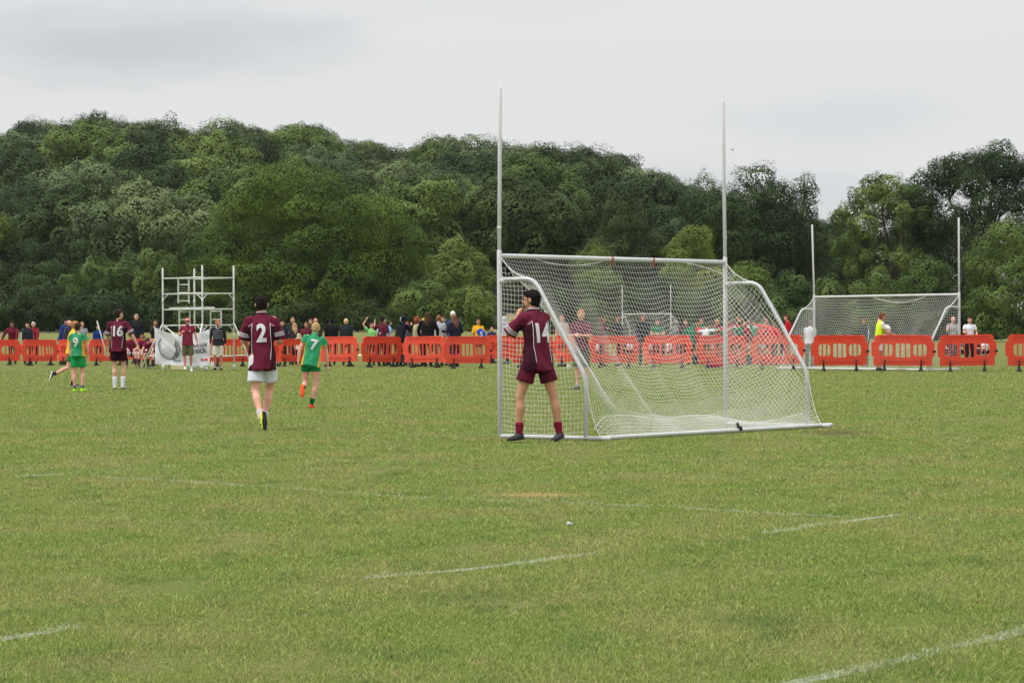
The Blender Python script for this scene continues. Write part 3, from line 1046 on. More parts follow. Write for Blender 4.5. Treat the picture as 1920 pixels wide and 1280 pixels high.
def make_goal(LP, RP, side, H, UP, label, D0=.50, D1=1.22, DF=1.42, zs=1.82, zk=.70, cell=.05, r=.028, cord=.0016, detail=True,
              lean=(0, 0), diamond=True, seed=1):
    """LP, RP: bases of the posts on the ground; side=+1/-1: which way the net frame goes"""
    w_ = (RP - LP).length
    u = (RP - LP).normalized()
    rz = math.atan2(u.y, u.x)
    root = empty('goal', LP, rz)
    tag(root, label, 'goal')
    S = side                      # local: x along the mouth, y = S*depth, z up
    def Q(x, d, z): return V((x, S * d, z))
    for k, x in enumerate((0, w_)):
        mb = MB(); mb.chain([(x, 0, 0), (x, 0, H + .06)], r, 12)
        link('post', mb.mesh('post'), GREYPOST, root)
        mb = MB(); mb.chain([(x, 0, H + .07), (x + lean[k], 0, UP[k])], r * .80, 12)
        mb.chain([(x, 0, H + .30), (x, 0, H + .33)], r * .88, 12)
        link('upright', mb.mesh('upright'), WHITE, root)
    mb = MB(); mb.chain([(r, 0, H), (w_ - r, 0, H)], r * .92, 12)
    link('crossbar', mb.mesh('crossbar'), WHITE, root)
    for x in (0, w_):
        mb = MB()
        mb.tube(arc_path([Q(x, r, zs), Q(x, D0, zs), Q(x, D1, zk), Q(x, D1, .03)], .13), r * .85, 10)
        mb.tube([Q(x, -.0, .03), Q(x, DF + .12, .03)], r * .9, 10)
        mb.tube([Q(x, r, zs - .02), Q(x, r * 2.4, zs - .02)], r * 1.2, 10)
        link('side_frame', mb.mesh('side_frame'), GREYPOST, root)
    mb = MB(); mb.tube([Q(-.02, DF, .035), Q(w_ + (.24 if detail else .05), DF, .035)], r * .9, 10)
    link('ground_bar', mb.mesh('ground_bar'), WHITE, root)
    rd = random.Random(seed)
    # ---- net
    lines = []
    prof = [(0.0, H), (.16, H - .17), (.36, zs + .03)] + [(D0 + (D1 - D0) * k / 4 + .02, zs + (zk - zs) * k / 4 + .02) for k in range(1, 5)] + [(D1 + .03, .35), (DF, .05)]
    hang = [(0.0, H - .03), (.13, H - .42), (.29, H - .80), (.47, H - 1.15), (.67, H - 1.45), (.86, H - 1.70), (1.02, H - 1.86), (1.20, .16), (DF, .05)]
    nu = int(w_ / cell); nv = int(2.75 / cell)
    def along(pr, t_):
        x_ = t_ * (len(pr) - 1); i = min(int(x_), len(pr) - 2); f_ = x_ - i
        return (pr[i][0] * (1 - f_) + pr[i + 1][0] * f_, pr[i][1] * (1 - f_) + pr[i + 1][1] * f_)
    hooks = [0, .17, .34, .48, .66, 1.0] if detail else [0, .25, .5, .75, 1]
    grid = np.zeros((nv + 1, nu + 1, 3))
    for j in range(nv + 1):
        v_ = j / nv
        for i in range(nu + 1):
            uu = i / nu
            wgt = (math.sin(math.pi * min(1, max(0, uu)))) ** .45
            a = along(prof, v_); b_ = along(hang, v_)
            d_ = a[0] * (1 - wgt) + b_[0] * wgt
            z_ = a[1] * (1 - wgt) + b_[1] * wgt
            # drapes between the hooks on the crossbar
            for h0, h1 in zip(hooks, hooks[1:]):
                if h0 <= uu <= h1:
                    q_ = (uu - h0) / (h1 - h0)
                    s_ = math.sin(math.pi * q_)
                    z_ -= .075 * (h1 - h0) / .18 * s_ * (1 - (1 - v_) ** 6) * (1 - v_) ** 1.2
                    d_ += .09 * s_ * math.sin(math.pi * v_)
            x_ = uu * w_ + .035 * math.sin(v_ * 3.0) * math.sin(uu * 9 * math.pi)
            nn_ = noise.noise(V((uu * 7 + seed, v_ * 4, 0)))
            d_ += .04 * nn_ * math.sin(math.pi * v_)
            z_ += .03 * noise.noise(V((uu * 9, v_ * 5, seed + 3))) * math.sin(math.pi * v_)
            grid[j, i] = (x_, S * d_, max(z_, .03))
    for j in range(nv + 1): lines.append(grid[j])
    for i in range(nu + 1): lines.append(grid[:, i])
    # side panels
    def dout(z):
        if z > zs: return max(0, (H - z) / (H - zs)) ** 1.6 * D0
        if z > zk: return D0 + (D1 - D0) * (zs - z) / (zs - zk)
        return D1
    for x, dia in ((0, False), (w_, diamond)):
        if not dia:
            z = .05
            while z < H - .05:
                do = dout(z)
                n_ = max(2, int(do / cell) + 1)
                ln = []
                for k in range(n_ + 1):
                    d_ = do * k / n_
                    sag = .035 * math.sin(math.pi * k / n_)
                    ln.append((x + .03 * noise.noise(V((d_ * 3, z * 3, seed))), S * d_, max(.03, z - sag + .012 * noise.noise(V((d_ * 6, z * 5, 4))))))
                lines.append(ln); z += cell
            d_ = cell
            while d_ < D1:
                z = .05; ln = []
                while z < H and dout(z) > d_ - .001:
                    k = d_ / dout(z)
                    ln.append((x + .03 * noise.noise(V((d_ * 3, z * 3, seed))), S * (d_ + .02 * math.sin(z * 5)), max(.03, z - .035 * math.sin(math.pi * k)))); z += cell
                if len(ln) > 1: lines.append(ln)
                d_ += cell
        else:
            for sg in (-1, 1):
                c0 = -2.2
                while c0 < 3.4:
                    ln = []
                    d_ = 0.0
                    while d_ < D1 + .01:
                        z = c0 + sg * d_ * 1.05
                        if .04 < z < H - .02 and d_ <= dout(z) + .01:
                            ln.append((x + .035 * noise.noise(V((d_ * 3, z * 3, seed))), S * d_, z + .03 * noise.noise(V((d_ * 4, z * 4, sg)))))
                        elif ln:
                            if len(ln) > 1: lines.append(ln)
                            ln = []
                        d_ += cell * .6
                    if len(ln) > 1: lines.append(ln)
                    c0 += cell * 1.42
    # slack skirt of net along the rear bar
    if detail:
        n_ = int(w_ * .92 / cell)
        tops = []
        for i in range(n_ + 1):
            uu = .05 + .93 * i / n_
            tp = .13 + .05 * math.sin(uu * 5.3 + .4) + .035 * math.sin(uu * 14)
            tp *= smooth(.03, .09, uu) * .9 + .1
            tops.append((uu * w_, S * (DF - .30 + .10 * math.sin(uu * 8)), .06 + tp))
        for kx in range(6):
            f_ = kx / 5
            lines.append([(p[0], p[1] * (1 - f_) + S * DF * f_, p[2] * (1 - f_) + .05 * f_) for p in tops])
        for p in tops: lines.append([p, (p[0] + .01, S * DF, .05)])
    vv, qq = tubes_np(lines, cord, 3)
    net = link('net', np_mesh('net', vv, qq), NETMAT, root)
    # edge ropes
    rp = []
    def cat(a, b_, sag, n=14):
        a = V(a); b_ = V(b_)
        return [a.lerp(b_, k / n) - V((0, 0, sag * 4 * (k / n) * (1 - k / n))) for k in range(n + 1)]
    for x in (0, w_):
        rp.append(cat(Q(x, .02, H - .02), Q(x, D0 * .85, zs + .02), .06))
        rp.append(cat(Q(x, D1, zk), Q(x, DF, .05), .12))
    if detail:
        rp.append([V(p) for p in tops])
        rp.append(cat(Q(w_ * .14, -.03, H - .01), Q(w_ * .45, -.03, H - .02), .075))
        rp.append(cat(Q(w_ * .80, .05, H - .03), Q(w_, .10, H - .22), -.03))
    else:
        rp.append(cat(Q(w_ * .42, -.02, H - .03), Q(w_ * .78, -.02, H - .03), .17))
    for l_ in rp:
        vv, qq = tubes_np([[tuple(p) for p in l_]], .0045 if detail else .010, 6)
        link('edge_rope', np_mesh('edge_rope', vv, qq), NETMAT, net)
    if detail:
        red = pbr('orange_tie', srgb(160, 92, 72), .8, .2)
        for h_ in (.47, .655):
            mb = MB()
            c_ = Q(w_ * h_, 0, H)
            for k in range(4):
                a = rd.uniform(0, 6.28)
                mb.chain([c_ + V((.0, .03, -.01)), c_ + V((.02 * math.cos(a), .03 * math.sin(a), -.05)), c_ + V((.03 * math.cos(a), .04 * math.sin(a), -.09))], [.004, .005, .003], 5)
            mb.chain([c_ + V((-.015, 0, 0)), c_ + V((.015, 0, 0))], r * 1.08, 10)
            link('cable_tie', mb.mesh('cable_tie'), red, root)
        mb = MB()
        c_ = Q(w_ * .60, DF, .05)
        mb.chain([c_ + V((-.015, 0, 0)), c_ + V((.03, 0, 0))], .036, 8)
        mb.chain([c_ + Q(0, .0, .02), c_ + Q(-.03, .0, .07), c_ + Q(-.06, 0, .05)], [.014, .012, .010], 6)
        link('strap', mb.mesh('strap'), RUBBER, root)
    return root


LP1, RP1 = G(938, 822), G(1361, 798.5)
zt = P(938, 476, LP1.y).z
make_goal(LP1, RP1, -1, 2.09, (P(937, 165, LP1.y).z, P(1355, 190, RP1.y).z), 'near white goal with tall uprights and white net, number 14 beside its left post',
          lean=(.03, -.03), cell=.052, cord=.0019)
a = P(1527, 692, 84.5); a.z = 0
b_ = P(1799, 695, 79.6); b_.z = 0
make_goal(a, b_, -1, 2.18, (P(1523, 422, a.y).z, P(1798, 409, b_.y).z), 'second white goal beyond the orange barriers at the right, its net facing the camera', cell=.075, cord=.0030,
          r=.036, detail=False, lean=(-.07, .0), diamond=False, seed=4)
a = P(1167, 637, 205); a.z = gz(a.x, a.y)
b_ = P(1258, 637, 203); b_.z = gz(b_.x, b_.y)
make_goal(a, b_, 1, 2.0, (4.1, 4.1), 'tiny distant white goal at the far side of the field, seen through the near net', cell=.25, cord=.006, r=.045,
          detail=False, diamond=False, seed=6)


# ------------------------------------------------------------------ orange barriers
BW, BH, BZ = 1.62, .86, .17            # panel width, height, clearance


def barrier_curve(w_):
    loops = []

    def poly(pts):
        loops.append(list(pts))
    h = w_ / 2
    k = .055                       # lug stands out at mid height
    o = [(-h + k, 0), (h - k, 0), (h - k, .20), (h - k - .025, .23), (h, .27), (h, .62), (h - .03, .66), (h - .07, .67), (h - .07, .76), (h - .09, .82), (h - .15, .86),
         (-h + .15, .86), (-h + .09, .82), (-h + .07, .76), (-h + .07, .67), (-h + .03, .66), (-h, .62), (-h, .27), (-h + k + .025, .23), (-h + k, .20)]
    poly(o)

    def window(cx, ww, z0, z1, rr, nsl=2):
        # window split by two slats
        n = nsl + 1
        sw = .030
        x0 = cx - ww / 2
        cell_ = (ww - nsl * sw) / n
        for i in range(n):
            a = x0 + i * (cell_ + sw); b_ = a + cell_
            L_ = rr if i == 0 else .012
            R_ = rr if i == n - 1 else .012
            pts = []
            def corner(x, z, sx, sz, q):
                for t_ in range(5):
                    an = t_ / 4 * math.pi / 2
                    pts.append((x + sx * q * (1 - math.cos(an)), z + sz * q * (1 - math.sin(an))) if True else None)
            # counter clockwise from lower left
            cpts = []
            for (x, z, sx, sz, q, rev) in ((a, z0, 1, 1, L_, False), (b_, z0, -1, 1, R_, True), (b_, z1, -1, -1, R_, False), (a, z1, 1, -1, L_, True)):
                seq = []
                for t_ in range(6):
                    an = t_ / 5 * math.pi / 2
                    seq.append((x + sx * q * (1 - math.cos(an)), z + sz * q * (1 - math.sin(an))))
                if rev: seq = seq[::-1]
                cpts += seq
            # remove near duplicates
            out_ = [cpts[0]]
            for p_ in cpts[1:]:
                if abs(p_[0] - out_[-1][0]) + abs(p_[1] - out_[-1][1]) > .003: out_.append(p_)
            poly(out_[::-1])
    ww = w_ * .215
    window(-w_ * .27, ww, .27, .61, .10)
    window(0, w_ * .235, .23, .62, .045)
    window(w_ * .27, ww, .27, .61, .10)
    return loops


def panel_mesh(w_):
    loops = barrier_curve(w_)
    from mathutils.geometry import delaunay_2d_cdt
    pv, pe = [], []
    for lp in loops:
        n0 = len(pv)
        pv += [V((x, z)) for x, z in lp]
        pe += [(n0 + k, n0 + (k + 1) % len(lp)) for k in range(len(lp))]
    ov, oe, of = delaunay_2d_cdt(pv, pe, [], 0, 1e-5)[:3]

    def inside(c, lp):
        r_ = False
        for (ax, ay), (bx, by) in zip(lp, lp[1:] + lp[:1]):
            if (ay > c[1]) != (by > c[1]) and c[0] < (bx - ax) * (c[1] - ay) / (by - ay) + ax: r_ = not r_
        return r_
    bmx = bmesh.new()
    vs_ = [bmx.verts.new((p.x, 0, p.y)) for p in ov]
    for f_ in of:
        c = sum((ov[k] for k in f_), V((0, 0))) / len(f_)
        if inside(c, loops[0]) and not any(inside(c, lp) for lp in loops[1:]):
            bmx.faces.new([vs_[k] for k in f_])
    bmesh.ops.recalc_face_normals(bmx, faces=bmx.faces[:])
    r_ = bmesh.ops.extrude_face_region(bmx, geom=bmx.faces[:])
    for g_ in r_['geom']:
        if isinstance(g_, bmesh.types.BMVert): g_.co.y += .055
    for v_ in bmx.verts: v_.co.y -= .0275
    bmesh.ops.recalc_face_normals(bmx, faces=bmx.faces[:])
    me = bpy.data.meshes.new('panel'); bmx.to_mesh(me); bmx.free()
    return me


def conv(cu, name):
    o = bpy.data.objects.new('tmp', cu)
    COL.objects.link(o)
    bpy.context.view_layer.update()
    dg = bpy.context.evaluated_depsgraph_get()
    me = bpy.data.meshes.new_from_object(o.evaluated_get(dg), depsgraph=dg)
    me.name = name
    bpy.data.objects.remove(o)
    return me


def make_barrier(w_=BW, mat=None):
    root = empty('barrier', (0, 0, 0))
    me = panel_mesh(w_)
    me.transform(Matrix.Translation((0, 0, BZ)))
    link('panel', me, mat or BARR, root, smooth=False)
    # moulded ribs and lettering strip on the panel: raised bars
    mb = MB()
    for x in np.linspace(-w_ * .36, w_ * .36, 9): mb.box((x, -.036, BZ + .735), (.018, .004, .012))
    for x in np.linspace(-w_ * .34, w_ * .34, 13): mb.box((x, -.036, BZ + .115), (.022, .004, .016))
    mb.box((0, -.034, BZ + .81), (w_ * .38, .003, .008))
    link('moulding', mb.mesh('moulding'), BARR2, root, smooth=False)
    for x in (-w_ * .29, w_ * .29):
        mb = MB()
        mb.chain([(x, 0, .015), (x, 0, .05), (x, 0, .10), (x, 0, BZ + .03)], [(.07, .24), (.055, .18), (.035, .09), (.018, .04)], 10, hint=(1, 0, 0))
        mb.box((x, -.04, BZ + .07), (.016, .012, .10))
        f = link('foot', mb.mesh('foot'), RUBBER, root)
    mb = MB()
    mb.box((w_ / 2 - .01, 0, BZ + .40), (.045, .03, .03))
    link('coupler', mb.mesh('coupler'), RUBBER, root)
    return root


# left px, right px, foot y, label
BARS = [
    (-72, 41, 687.5, 'orange barrier at the left edge under the man in sunglasses'),
    (46, 104, 688, 'narrow-looking orange barrier under the white-haired man in red'),
    (104, 166, 687, 'orange barrier partly hidden behind the green number 9'),
    (168, 238, 688, 'orange barrier left of the maroon number 16'),
    (236, 306, 684, 'orange barrier behind the seated maroon boys'),
    (393, 470, 690, 'orange barrier with a small white notice, right of the white banner'),
    (470, 532, 690, 'orange barrier hidden behind the maroon number 2'),
    (516, 600, 689, 'orange barrier between the number 2 and the number 7'),
    (598, 673, 690, 'orange barrier under the blond head right of the number 7'),
    (678, 752, 691, 'orange barrier with the little ball at its left end'),
    (756, 838, 692, 'orange barrier under the long-haired woman in black'),
    (832, 921, 694, 'orange barrier under the woman in navy and the white-haired man'),
    (912, 962, 684, 'short-looking orange barrier just left of the near goal post'),
    (958, 1040, 692, 'orange barrier behind the number 14'),
    (1040, 1108, 690, 'orange barrier behind the slanting left net frame'),
    (1105, 1199, 693, 'orange barrier seen through the net, under the two people shaking hands'),
    (1206, 1298, 694, 'orange barrier seen through the net with a far group sitting behind it'),
    (1306, 1402, 695, 'orange barrier seen through the net behind the right goal post'),
    (1408, 1508, 696, 'orange barrier at the right end of the near goal'),
    (1524, 1626, 699, 'orange barrier left in front of the second goal'),
    (1634, 1751, 699.5, 'orange barrier in front of the person in the yellow bib'),
    (1760, 1868, 700, 'orange barrier in front of the right post of the second goal'),
    (1886, 2006, 700, 'orange barrier cut by the right edge of the picture'),
]
b0 = None
for k, (x0, x1, fy, lb) in enumerate(BARS):
    xm = (x0 + x1) / 2
    c = G(xm, fy - 3)
    wpx = x1 - x0
    full = BW / c.y * F
    ang = math.acos(min(1, wpx / full)) * (1 if k % 2 else -1)
    if x0 > 1500: ang *= -1 if k % 2 else 1
    if b0 is None:
        b0 = make_barrier(); o = b0
    else:
        o = copy_tree(b0)
    o.location = (c.x, c.y, 0)
    o.rotation_euler = (R(1.6 * math.sin(k * 5.1)), R(.9 * math.sin(k * 2.3)), ang)
    sc_h = 1.0 if xm > 600 else .93
    o.scale = (max(1, wpx / full * 1.01), 1, sc_h)
    tag(o, lb, 'barrier', 'orange plastic barriers across the field')
NOTICE = pbr('notice_paper', (.62, .60, .55, 1), .8, .1)
q = G(436, 686)
mb = MB(); mb.box((0, 0, 0), (.12, .004, .07))
nt_ = mb.build('notice', NOTICE, None, smooth=False)
nt_.location = P(436, 641, q.y - .35); nt_.rotation_euler = (0, 0, R(-15))
tag(nt_, 'small white notice stuck on the orange barrier beside the banner', 'notice')

# ------------------------------------------------------------------ scaffold tower
YS = 89.0
c = P(306, 690, YS)
th = R(35)
aL, bL = 1.68, 1.52
p1 = V((c.x, YS, 0)); e1 = V((math.cos(th), -math.sin(th), 0)); e2 = V((math.sin(th), math.cos(th), 0))
root = empty('scaffold_tower', p1, -th)      # local x = e1, local y = e2
tag(root, 'bare aluminium scaffold tower with two ladders standing behind the white banner', 'scaffold')
corners = [(0, 0), (aL, 0), (aL, bL), (0, bL)]
TOPZ = 3.26
for k, (x, y) in enumerate(corners):
    mb = MB(); mb.chain([(x, y, .12), (x, y, TOPZ + (.06 if k in (1, 2) else 0))], .028, 10)
    mb.chain([(x, y, 0), (x, y, .14)], .05, 8)
    for z in (1.05, 2.15): mb.chain([(x, y, z), (x, y, z + .10)], .036, 10)
    link('post', mb.mesh('post'), ALU, root)
LV = [.42, 1.42, 1.93, 2.43, 2.93]
for z in LV:
    for (a, b_) in ((0, 1), (1, 2), (3, 2), (0, 3)):
        if z < 1 and a in (0, 3) and b_ in (1,): continue
        pa, pb = corners[a], corners[b_]
        mb = MB(); mb.chain([(pa[0], pa[1], z), (pb[0], pb[1], z + .015)], .021, 8)
        link('rail', mb.mesh('rail'), ALU, root)
mb = MB()                         # corner braces
for (a, b_) in ((0, 1), (1, 2)):
    pa, pb = V(corners[a] + (0,)), V(corners[b_] + (0,))
    d = (pb - pa).normalized()
    for z in (2.43, 1.42):
        mb.chain([pa + V((0, 0, z - .20)), pa + d * .24 + V((0, 0, z))], .016, 8)
        mb.chain([pb + V((0, 0, z - .20)), pb - d * .24 + V((0, 0, z))], .016, 8)
link('corner_brace', mb.mesh('corner_brace'), ALU, root)
mb = MB()                         # folded platform: two deck boards' frames at one level
mb.box((aL * .5, bL * .30, 1.97), (aL * .46, .18, .02)); mb.box((aL * .5, bL * .30 - .19, 1.975), (aL * .47, .012, .04)); mb.box((aL * .5, bL * .30 + .19, 1.975), (aL * .47, .012, .04))
link('platform', mb.mesh('platform'), ALU, root, smooth=False)
def ladder(x, y, z0, z1, d=(1, 0, 0), w_=.34):
    mb = MB(); d = V(d).normalized()
    for s in (-1, 1):
        o_ = V((x, y, 0)) + d * (s * w_ / 2)
        mb.box(o_ + V((0, 0, (z0 + z1) / 2)), (.022, .035, (z1 - z0) / 2), d, V((0, 0, 1)).cross(d))
    z = z0 + .07
    while z < z1:
        mb.chain([V((x, y, z)) - d * w_ / 2, V((x, y, z)) + d * w_ / 2], .017, 8); z += .26
    return mb
dcam = (math.cos(th), math.sin(th), 0)
link('ladder', ladder(.62, .30, 2.14, 2.96, dcam).mesh('ladder'), ALU, root, smooth=False)
link('ladder', ladder(.64, .32, .5, 1.93, dcam).mesh('ladder'), ALU, root, smooth=False)
link('ladder', ladder(1.50, .85, .5, 1.93, dcam).mesh('ladder'), ALU, root, smooth=False)
mb = MB()
out = [(-.62, -.35), (aL + .1, -.62), (aL + .62, bL + .2), (-.3, bL + .5)]
for (x, y), (ox, oy) in zip(corners, out):
    mb.chain([(x, y, 1.50), (ox, oy, .05)], .024, 8)
    mb.chain([(x, y, .45), (x + (ox - x) * .72, y + (oy - y) * .72, .45)], .018, 8)
mb.chain([(.06, 0, 1.40), (aL * .85, .1, .55)], .024, 8)
mb.chain([(.05, .7, 1.40), (aL * .9, .9, .5)], .02, 8)
link('stabiliser', mb.mesh('stabiliser'), ALU, root)

# ------------------------------------------------------------------ banner with its print
YB = 86.6
BX0, BX1 = P(289, 650, YB).x, P(393, 650, YB).x
wB = BX1 - BX0
def btop(u):
    a, b_, mid = 612.5, 616.5, 627.0
    return a + (b_ - a) * u + (mid - (a + b_) / 2) * (1 - abs(2 * u - 1) ** 2.2)
def bbot(u): return 682 + 3.5 * u + 1.5 * math.sin(u * 3.1)
def bsurf(u, v):
    """v from 0 (bottom) to 1 (top)"""
    px = 289 + (393 - 289) * u - 2.0 * (1 - v) * (0 if u > .5 else -1)
    pt = P(px, bbot(u) + (btop(u) - bbot(u)) * v, YB)
    d_ = .045 * math.sin(u * 9 + v * 2) + .045 * noise.noise(V((u * 5, v * 3, 2))) + .004 * math.sin((u * 1.3 + v) * 26) + .05 * (1 - abs(2 * u - 1)) * math.sin(v * 3.0 + u * 4)
    return V((pt.x, YB + d_, pt.z))
root = empty('banner', (BX0, YB, 0))
tag(root, 'white sagging banner with round crest and black lettering in front of the scaffold', 'banner')
def loc(p): return V(p) - V((BX0, YB, 0))
nu, nv = 60, 28
vv = np.array([tuple(loc(bsurf(i / nu, j / nv))) for j in range(nv + 1) for i in range(nu + 1)])
vv2 = vv + np.array([0, .006, 0])
i = (np.arange(nu)[None, :] + np.arange(nv)[:, None] * (nu + 1)).ravel()
q1 = np.stack([i, i + 1, i + nu + 2, i + nu + 1], 1)
o = link('sheet', np_mesh('sheet', np.concatenate([vv, vv2]), np.concatenate([q1, q1[:, ::-1] + len(vv)])),
         pbr('banner_cloth', (.70, .70, .74, 1), .8, .15, 0, .05, 3.0), root)
asp = wB / .98
def bprint(polys, name, mat, off=.012):
    """polys: list of polygons in banner units (u 0..1, v 0..1)"""
    mb = MB()
    for pl in polys:
        bmx = bmesh.new()
        vs_ = [bmx.verts.new((p_[0], p_[1], 0)) for p_ in pl]
        bmx.faces.new(vs_)
        bmesh.ops.triangulate(bmx, faces=bmx.faces[:])
        for _ in range(2): bmesh.ops.subdivide_edges(bmx, edges=[e for e in bmx.edges if e.calc_length() > .03], cuts=1)
        bmesh.ops.triangulate(bmx, faces=bmx.faces[:])
        b_ = len(mb.v)
        bmx.verts.index_update()
        for v_ in bmx.verts: mb.v.append(loc(bsurf(v_.co.x, v_.co.y)) + V((0, -off, 0)))
        for f_ in bmx.faces: mb.f.append(tuple(b_ + w2.index for w2 in f_.verts))
        bmx.free()
    return mb.build(name, mat, root)
def ring(cx, cy, ro, ri, a0=0, a1=360, n=36):
    ps = []
    out_ = []
    for k in range(n):
        t0 = R(a0 + (a1 - a0) * k / n); t1 = R(a0 + (a1 - a0) * (k + 1) / n)
        out_.append([(cx + math.cos(t0) * ro / asp, cy + math.sin(t0) * ro), (cx + math.cos(t1) * ro / asp, cy + math.sin(t1) * ro),
                     (cx + math.cos(t1) * ri / asp, cy + math.sin(t1) * ri), (cx + math.cos(t0) * ri / asp, cy + math.sin(t0) * ri)])
    return out_
PB = pbr('print_black', (.15, .155, .17, 1), .7, .2, 0, .1)
bprint(ring(.265, .52, .36, .325, 140, 400), 'crest_ring', PB)
bprint(ring(.265, .52, .295, .282, 165, 385), 'crest_ring', PB)
fig = [[(.375, .72), (.40, .735), (.40, .62), (.43, .40), (.39, .22), (.375, .24), (.395, .40), (.372, .60)],
       [(.30, .20), (.33, .22), (.42, .42), (.40, .50)],
       [(.33, .62), (.385, .66), (.43, .65), (.43, .60), (.385, .61)],
       [(.375, .77), (.405, .77), (.405, .73), (.375, .73)]]
bprint(fig, 'crest_figure', PB)
bprint([[(.335, .125), (.465, .125), (.465, .175), (.335, .175)]], 'sponsor_strip', pbr('print_blue', srgb(70, 110, 150), .7, .2))
bprint([[(.350, .14), (.45, .14), (.45, .158), (.350, .158)]], 'sponsor_strip', NUM, .018)
bprint([[(.84, .15), (.96, .15), (.965, .21), (.835, .21)]], 'sponsor_badge', pbr('print_red', srgb(214, 52, 70), .7, .2))
bprint([[(.865, .17), (.935, .17), (.935, .19), (.865, .19)]], 'sponsor_badge', NUM, .018)


def text_mesh(s, size, bold=0.0, name='lettering'):
    cu = bpy.data.curves.new(name, 'FONT')
    cu.body = s; cu.size = size; cu.align_x = 'CENTER'; cu.align_y = 'CENTER'
    cu.offset = bold; cu.resolution_u = 4
    me = conv(cu, name)
    bmx = bmesh.new(); bmx.from_mesh(me)
    bmesh.ops.triangulate(bmx, faces=bmx.faces[:])
    for _ in range(3):
        ed = [e for e in bmx.edges if e.calc_length() > size * .14]
        if ed: bmesh.ops.subdivide_edges(bmx, edges=ed, cuts=1)
        bmesh.ops.triangulate(bmx, faces=bmx.faces[:])
    bmx.to_mesh(me); bmx.free()
    return me
for s_, cx, cy in (('DWYAN', .78, .60), ('CUSTRICK', .73, .44)):
    me = text_mesh(s_, .150, .008)
    for v_ in me.vertices:
        u_, w2 = cx + v_.co.x / wB * 1.05, cy + v_.co.y * 1.1
        v_.co = loc(bsurf(u_, w2)) + V((0, -.014, 0))
    link('lettering', me, PB, root)

# ------------------------------------------------------------------ small things on the grass
mb = MB()
mb.chain([(0, 0, 0), (0, 0, 1.0)], .014, 8)
o = mb.build('flag_pole', WHITE)
pa, pb = P(196, 652, 84.5), P(182, 602, 84.5)
dv = (pb - pa)
o.location = pa - dv * .35; o.rotation_euler = dv.to_track_quat('Z', 'Y').to_euler(); o.scale = (1.4, 1.4, dv.length * 1.35)
tag(o, 'plain white pole leaning against the orange barrier left of number 16', 'pole')
YEL = pbr('pale_plastic', srgb(226, 216, 170), .6, .3)
def cup(px, py, s, label, mat=None, cat='cup'):
    q = G(px, py)
    mb = MB()
    mb.chain([(0, 0, .004), (0, 0, .05), (0, 0, .095)], [.028, .034, .040], 12)
    mb.chain([(0, 0, .088), (0, 0, .098)], .043, 12)
    o = mb.build('paper_cup' if cat == 'cup' else 'litter', mat or WHITE)
    o.location = q; o.scale = (s, s, s)
    if cat != 'cup': o.rotation_euler = (R(80), 0, R(px * 7 % 360))
    if cat != 'cup': o.location.z = .02
    tag(o, label, cat)
cup(1066, 694, 1.4, 'white cup standing on the grass beyond the near goal')
cup(389, 693, 1.2, 'white scrap lying on the grass between the two men facing the camera', cat='litter')
cup(375, 689.5, 1.0, 'small white scrap lying nearer the banner on the grass', cat='litter')
cup(616, 692.5, 1.0, 'white scrap lying at the foot of the orange barrier right of number 7', cat='litter')
cup(1072, 988, .30, 'tiny white scrap alone in the open grass below the near goal', cat='litter')
# low crate with bottles in front of the banner
q = G(333, 693)
root = empty('crate', (q.x, q.y, 0), R(4))
tag(root, 'pale yellow crate of white bottles at the foot of the white banner', 'crate')
mb = MB()
mb.box((0, 0, .02), (.20, .14, .015)); mb.box((0, -.14, .085), (.20, .008, .07)); mb.box((0, .14, .085), (.20, .008, .07))
mb.box((-.20, 0, .085), (.008, .13, .07)); mb.box((.20, 0, .085), (.008, .13, .07))
link('box', mb.mesh('box'), YEL, root, smooth=False)
for k, x in enumerate((-.13, -.04, .06, .14)):
    mb = MB(); mb.chain([(x, 0, .035), (x, 0, .19), (x, 0, .22), (x, 0, .245)], [.034, .034, .018, .016], 10)
    link('bottle', mb.mesh('bottle'), WHITE if k % 2 else BLACK, root)
def bottle(px, py, col, label, h=.24):
    q = G(px, py)
    mb = MB(); mb.chain([(0, 0, .005), (0, 0, h * .7), (0, 0, h * .85), (0, 0, h)], [.04, .04, .018, .016], 10)
    o = mb.build('bottle', pbr('bottle_%d_%d_%d' % col, srgb(*col), .3, .5)); o.location = q
    tag(o, label, 'bottle')
bottle(401, 690, (190, 200, 230), 'pale blue bottle on the grass at the right end of the banner')
bottle(397, 691, (200, 220, 170), 'pale green bottle on the grass at the right end of the banner')
# small ball and big balls
def ball(p, r, label, mats, name='ball'):
    mb = MB(); mb.ell((0, 0, 0), (r, r, r), nu=20, nv=14)
    o = mb.build(name, mats)
    o.location = p
    tag(o, label, 'ball')
    sm_ = MB()
    for k in range(3):
        ax = [V((1, 0, 0)), V((0, 1, 0)), V((0, 0, 1))][k]
        u_ = ax.orthogonal().normalized(); w2 = ax.cross(u_)
        sm_.chain([(u_ * math.cos(t_ * math.pi / 12) + w2 * math.sin(t_ * math.pi / 12)) * r * .998 for t_ in range(25)], r * .03, 5, cap=False)
    link('seam', sm_.mesh('seam'), RUBBER, o)
    return o
q = P(675, 667, 83.8)
ball(q, .055, 'small yellow and black ball wedged between two orange barriers', YEL)
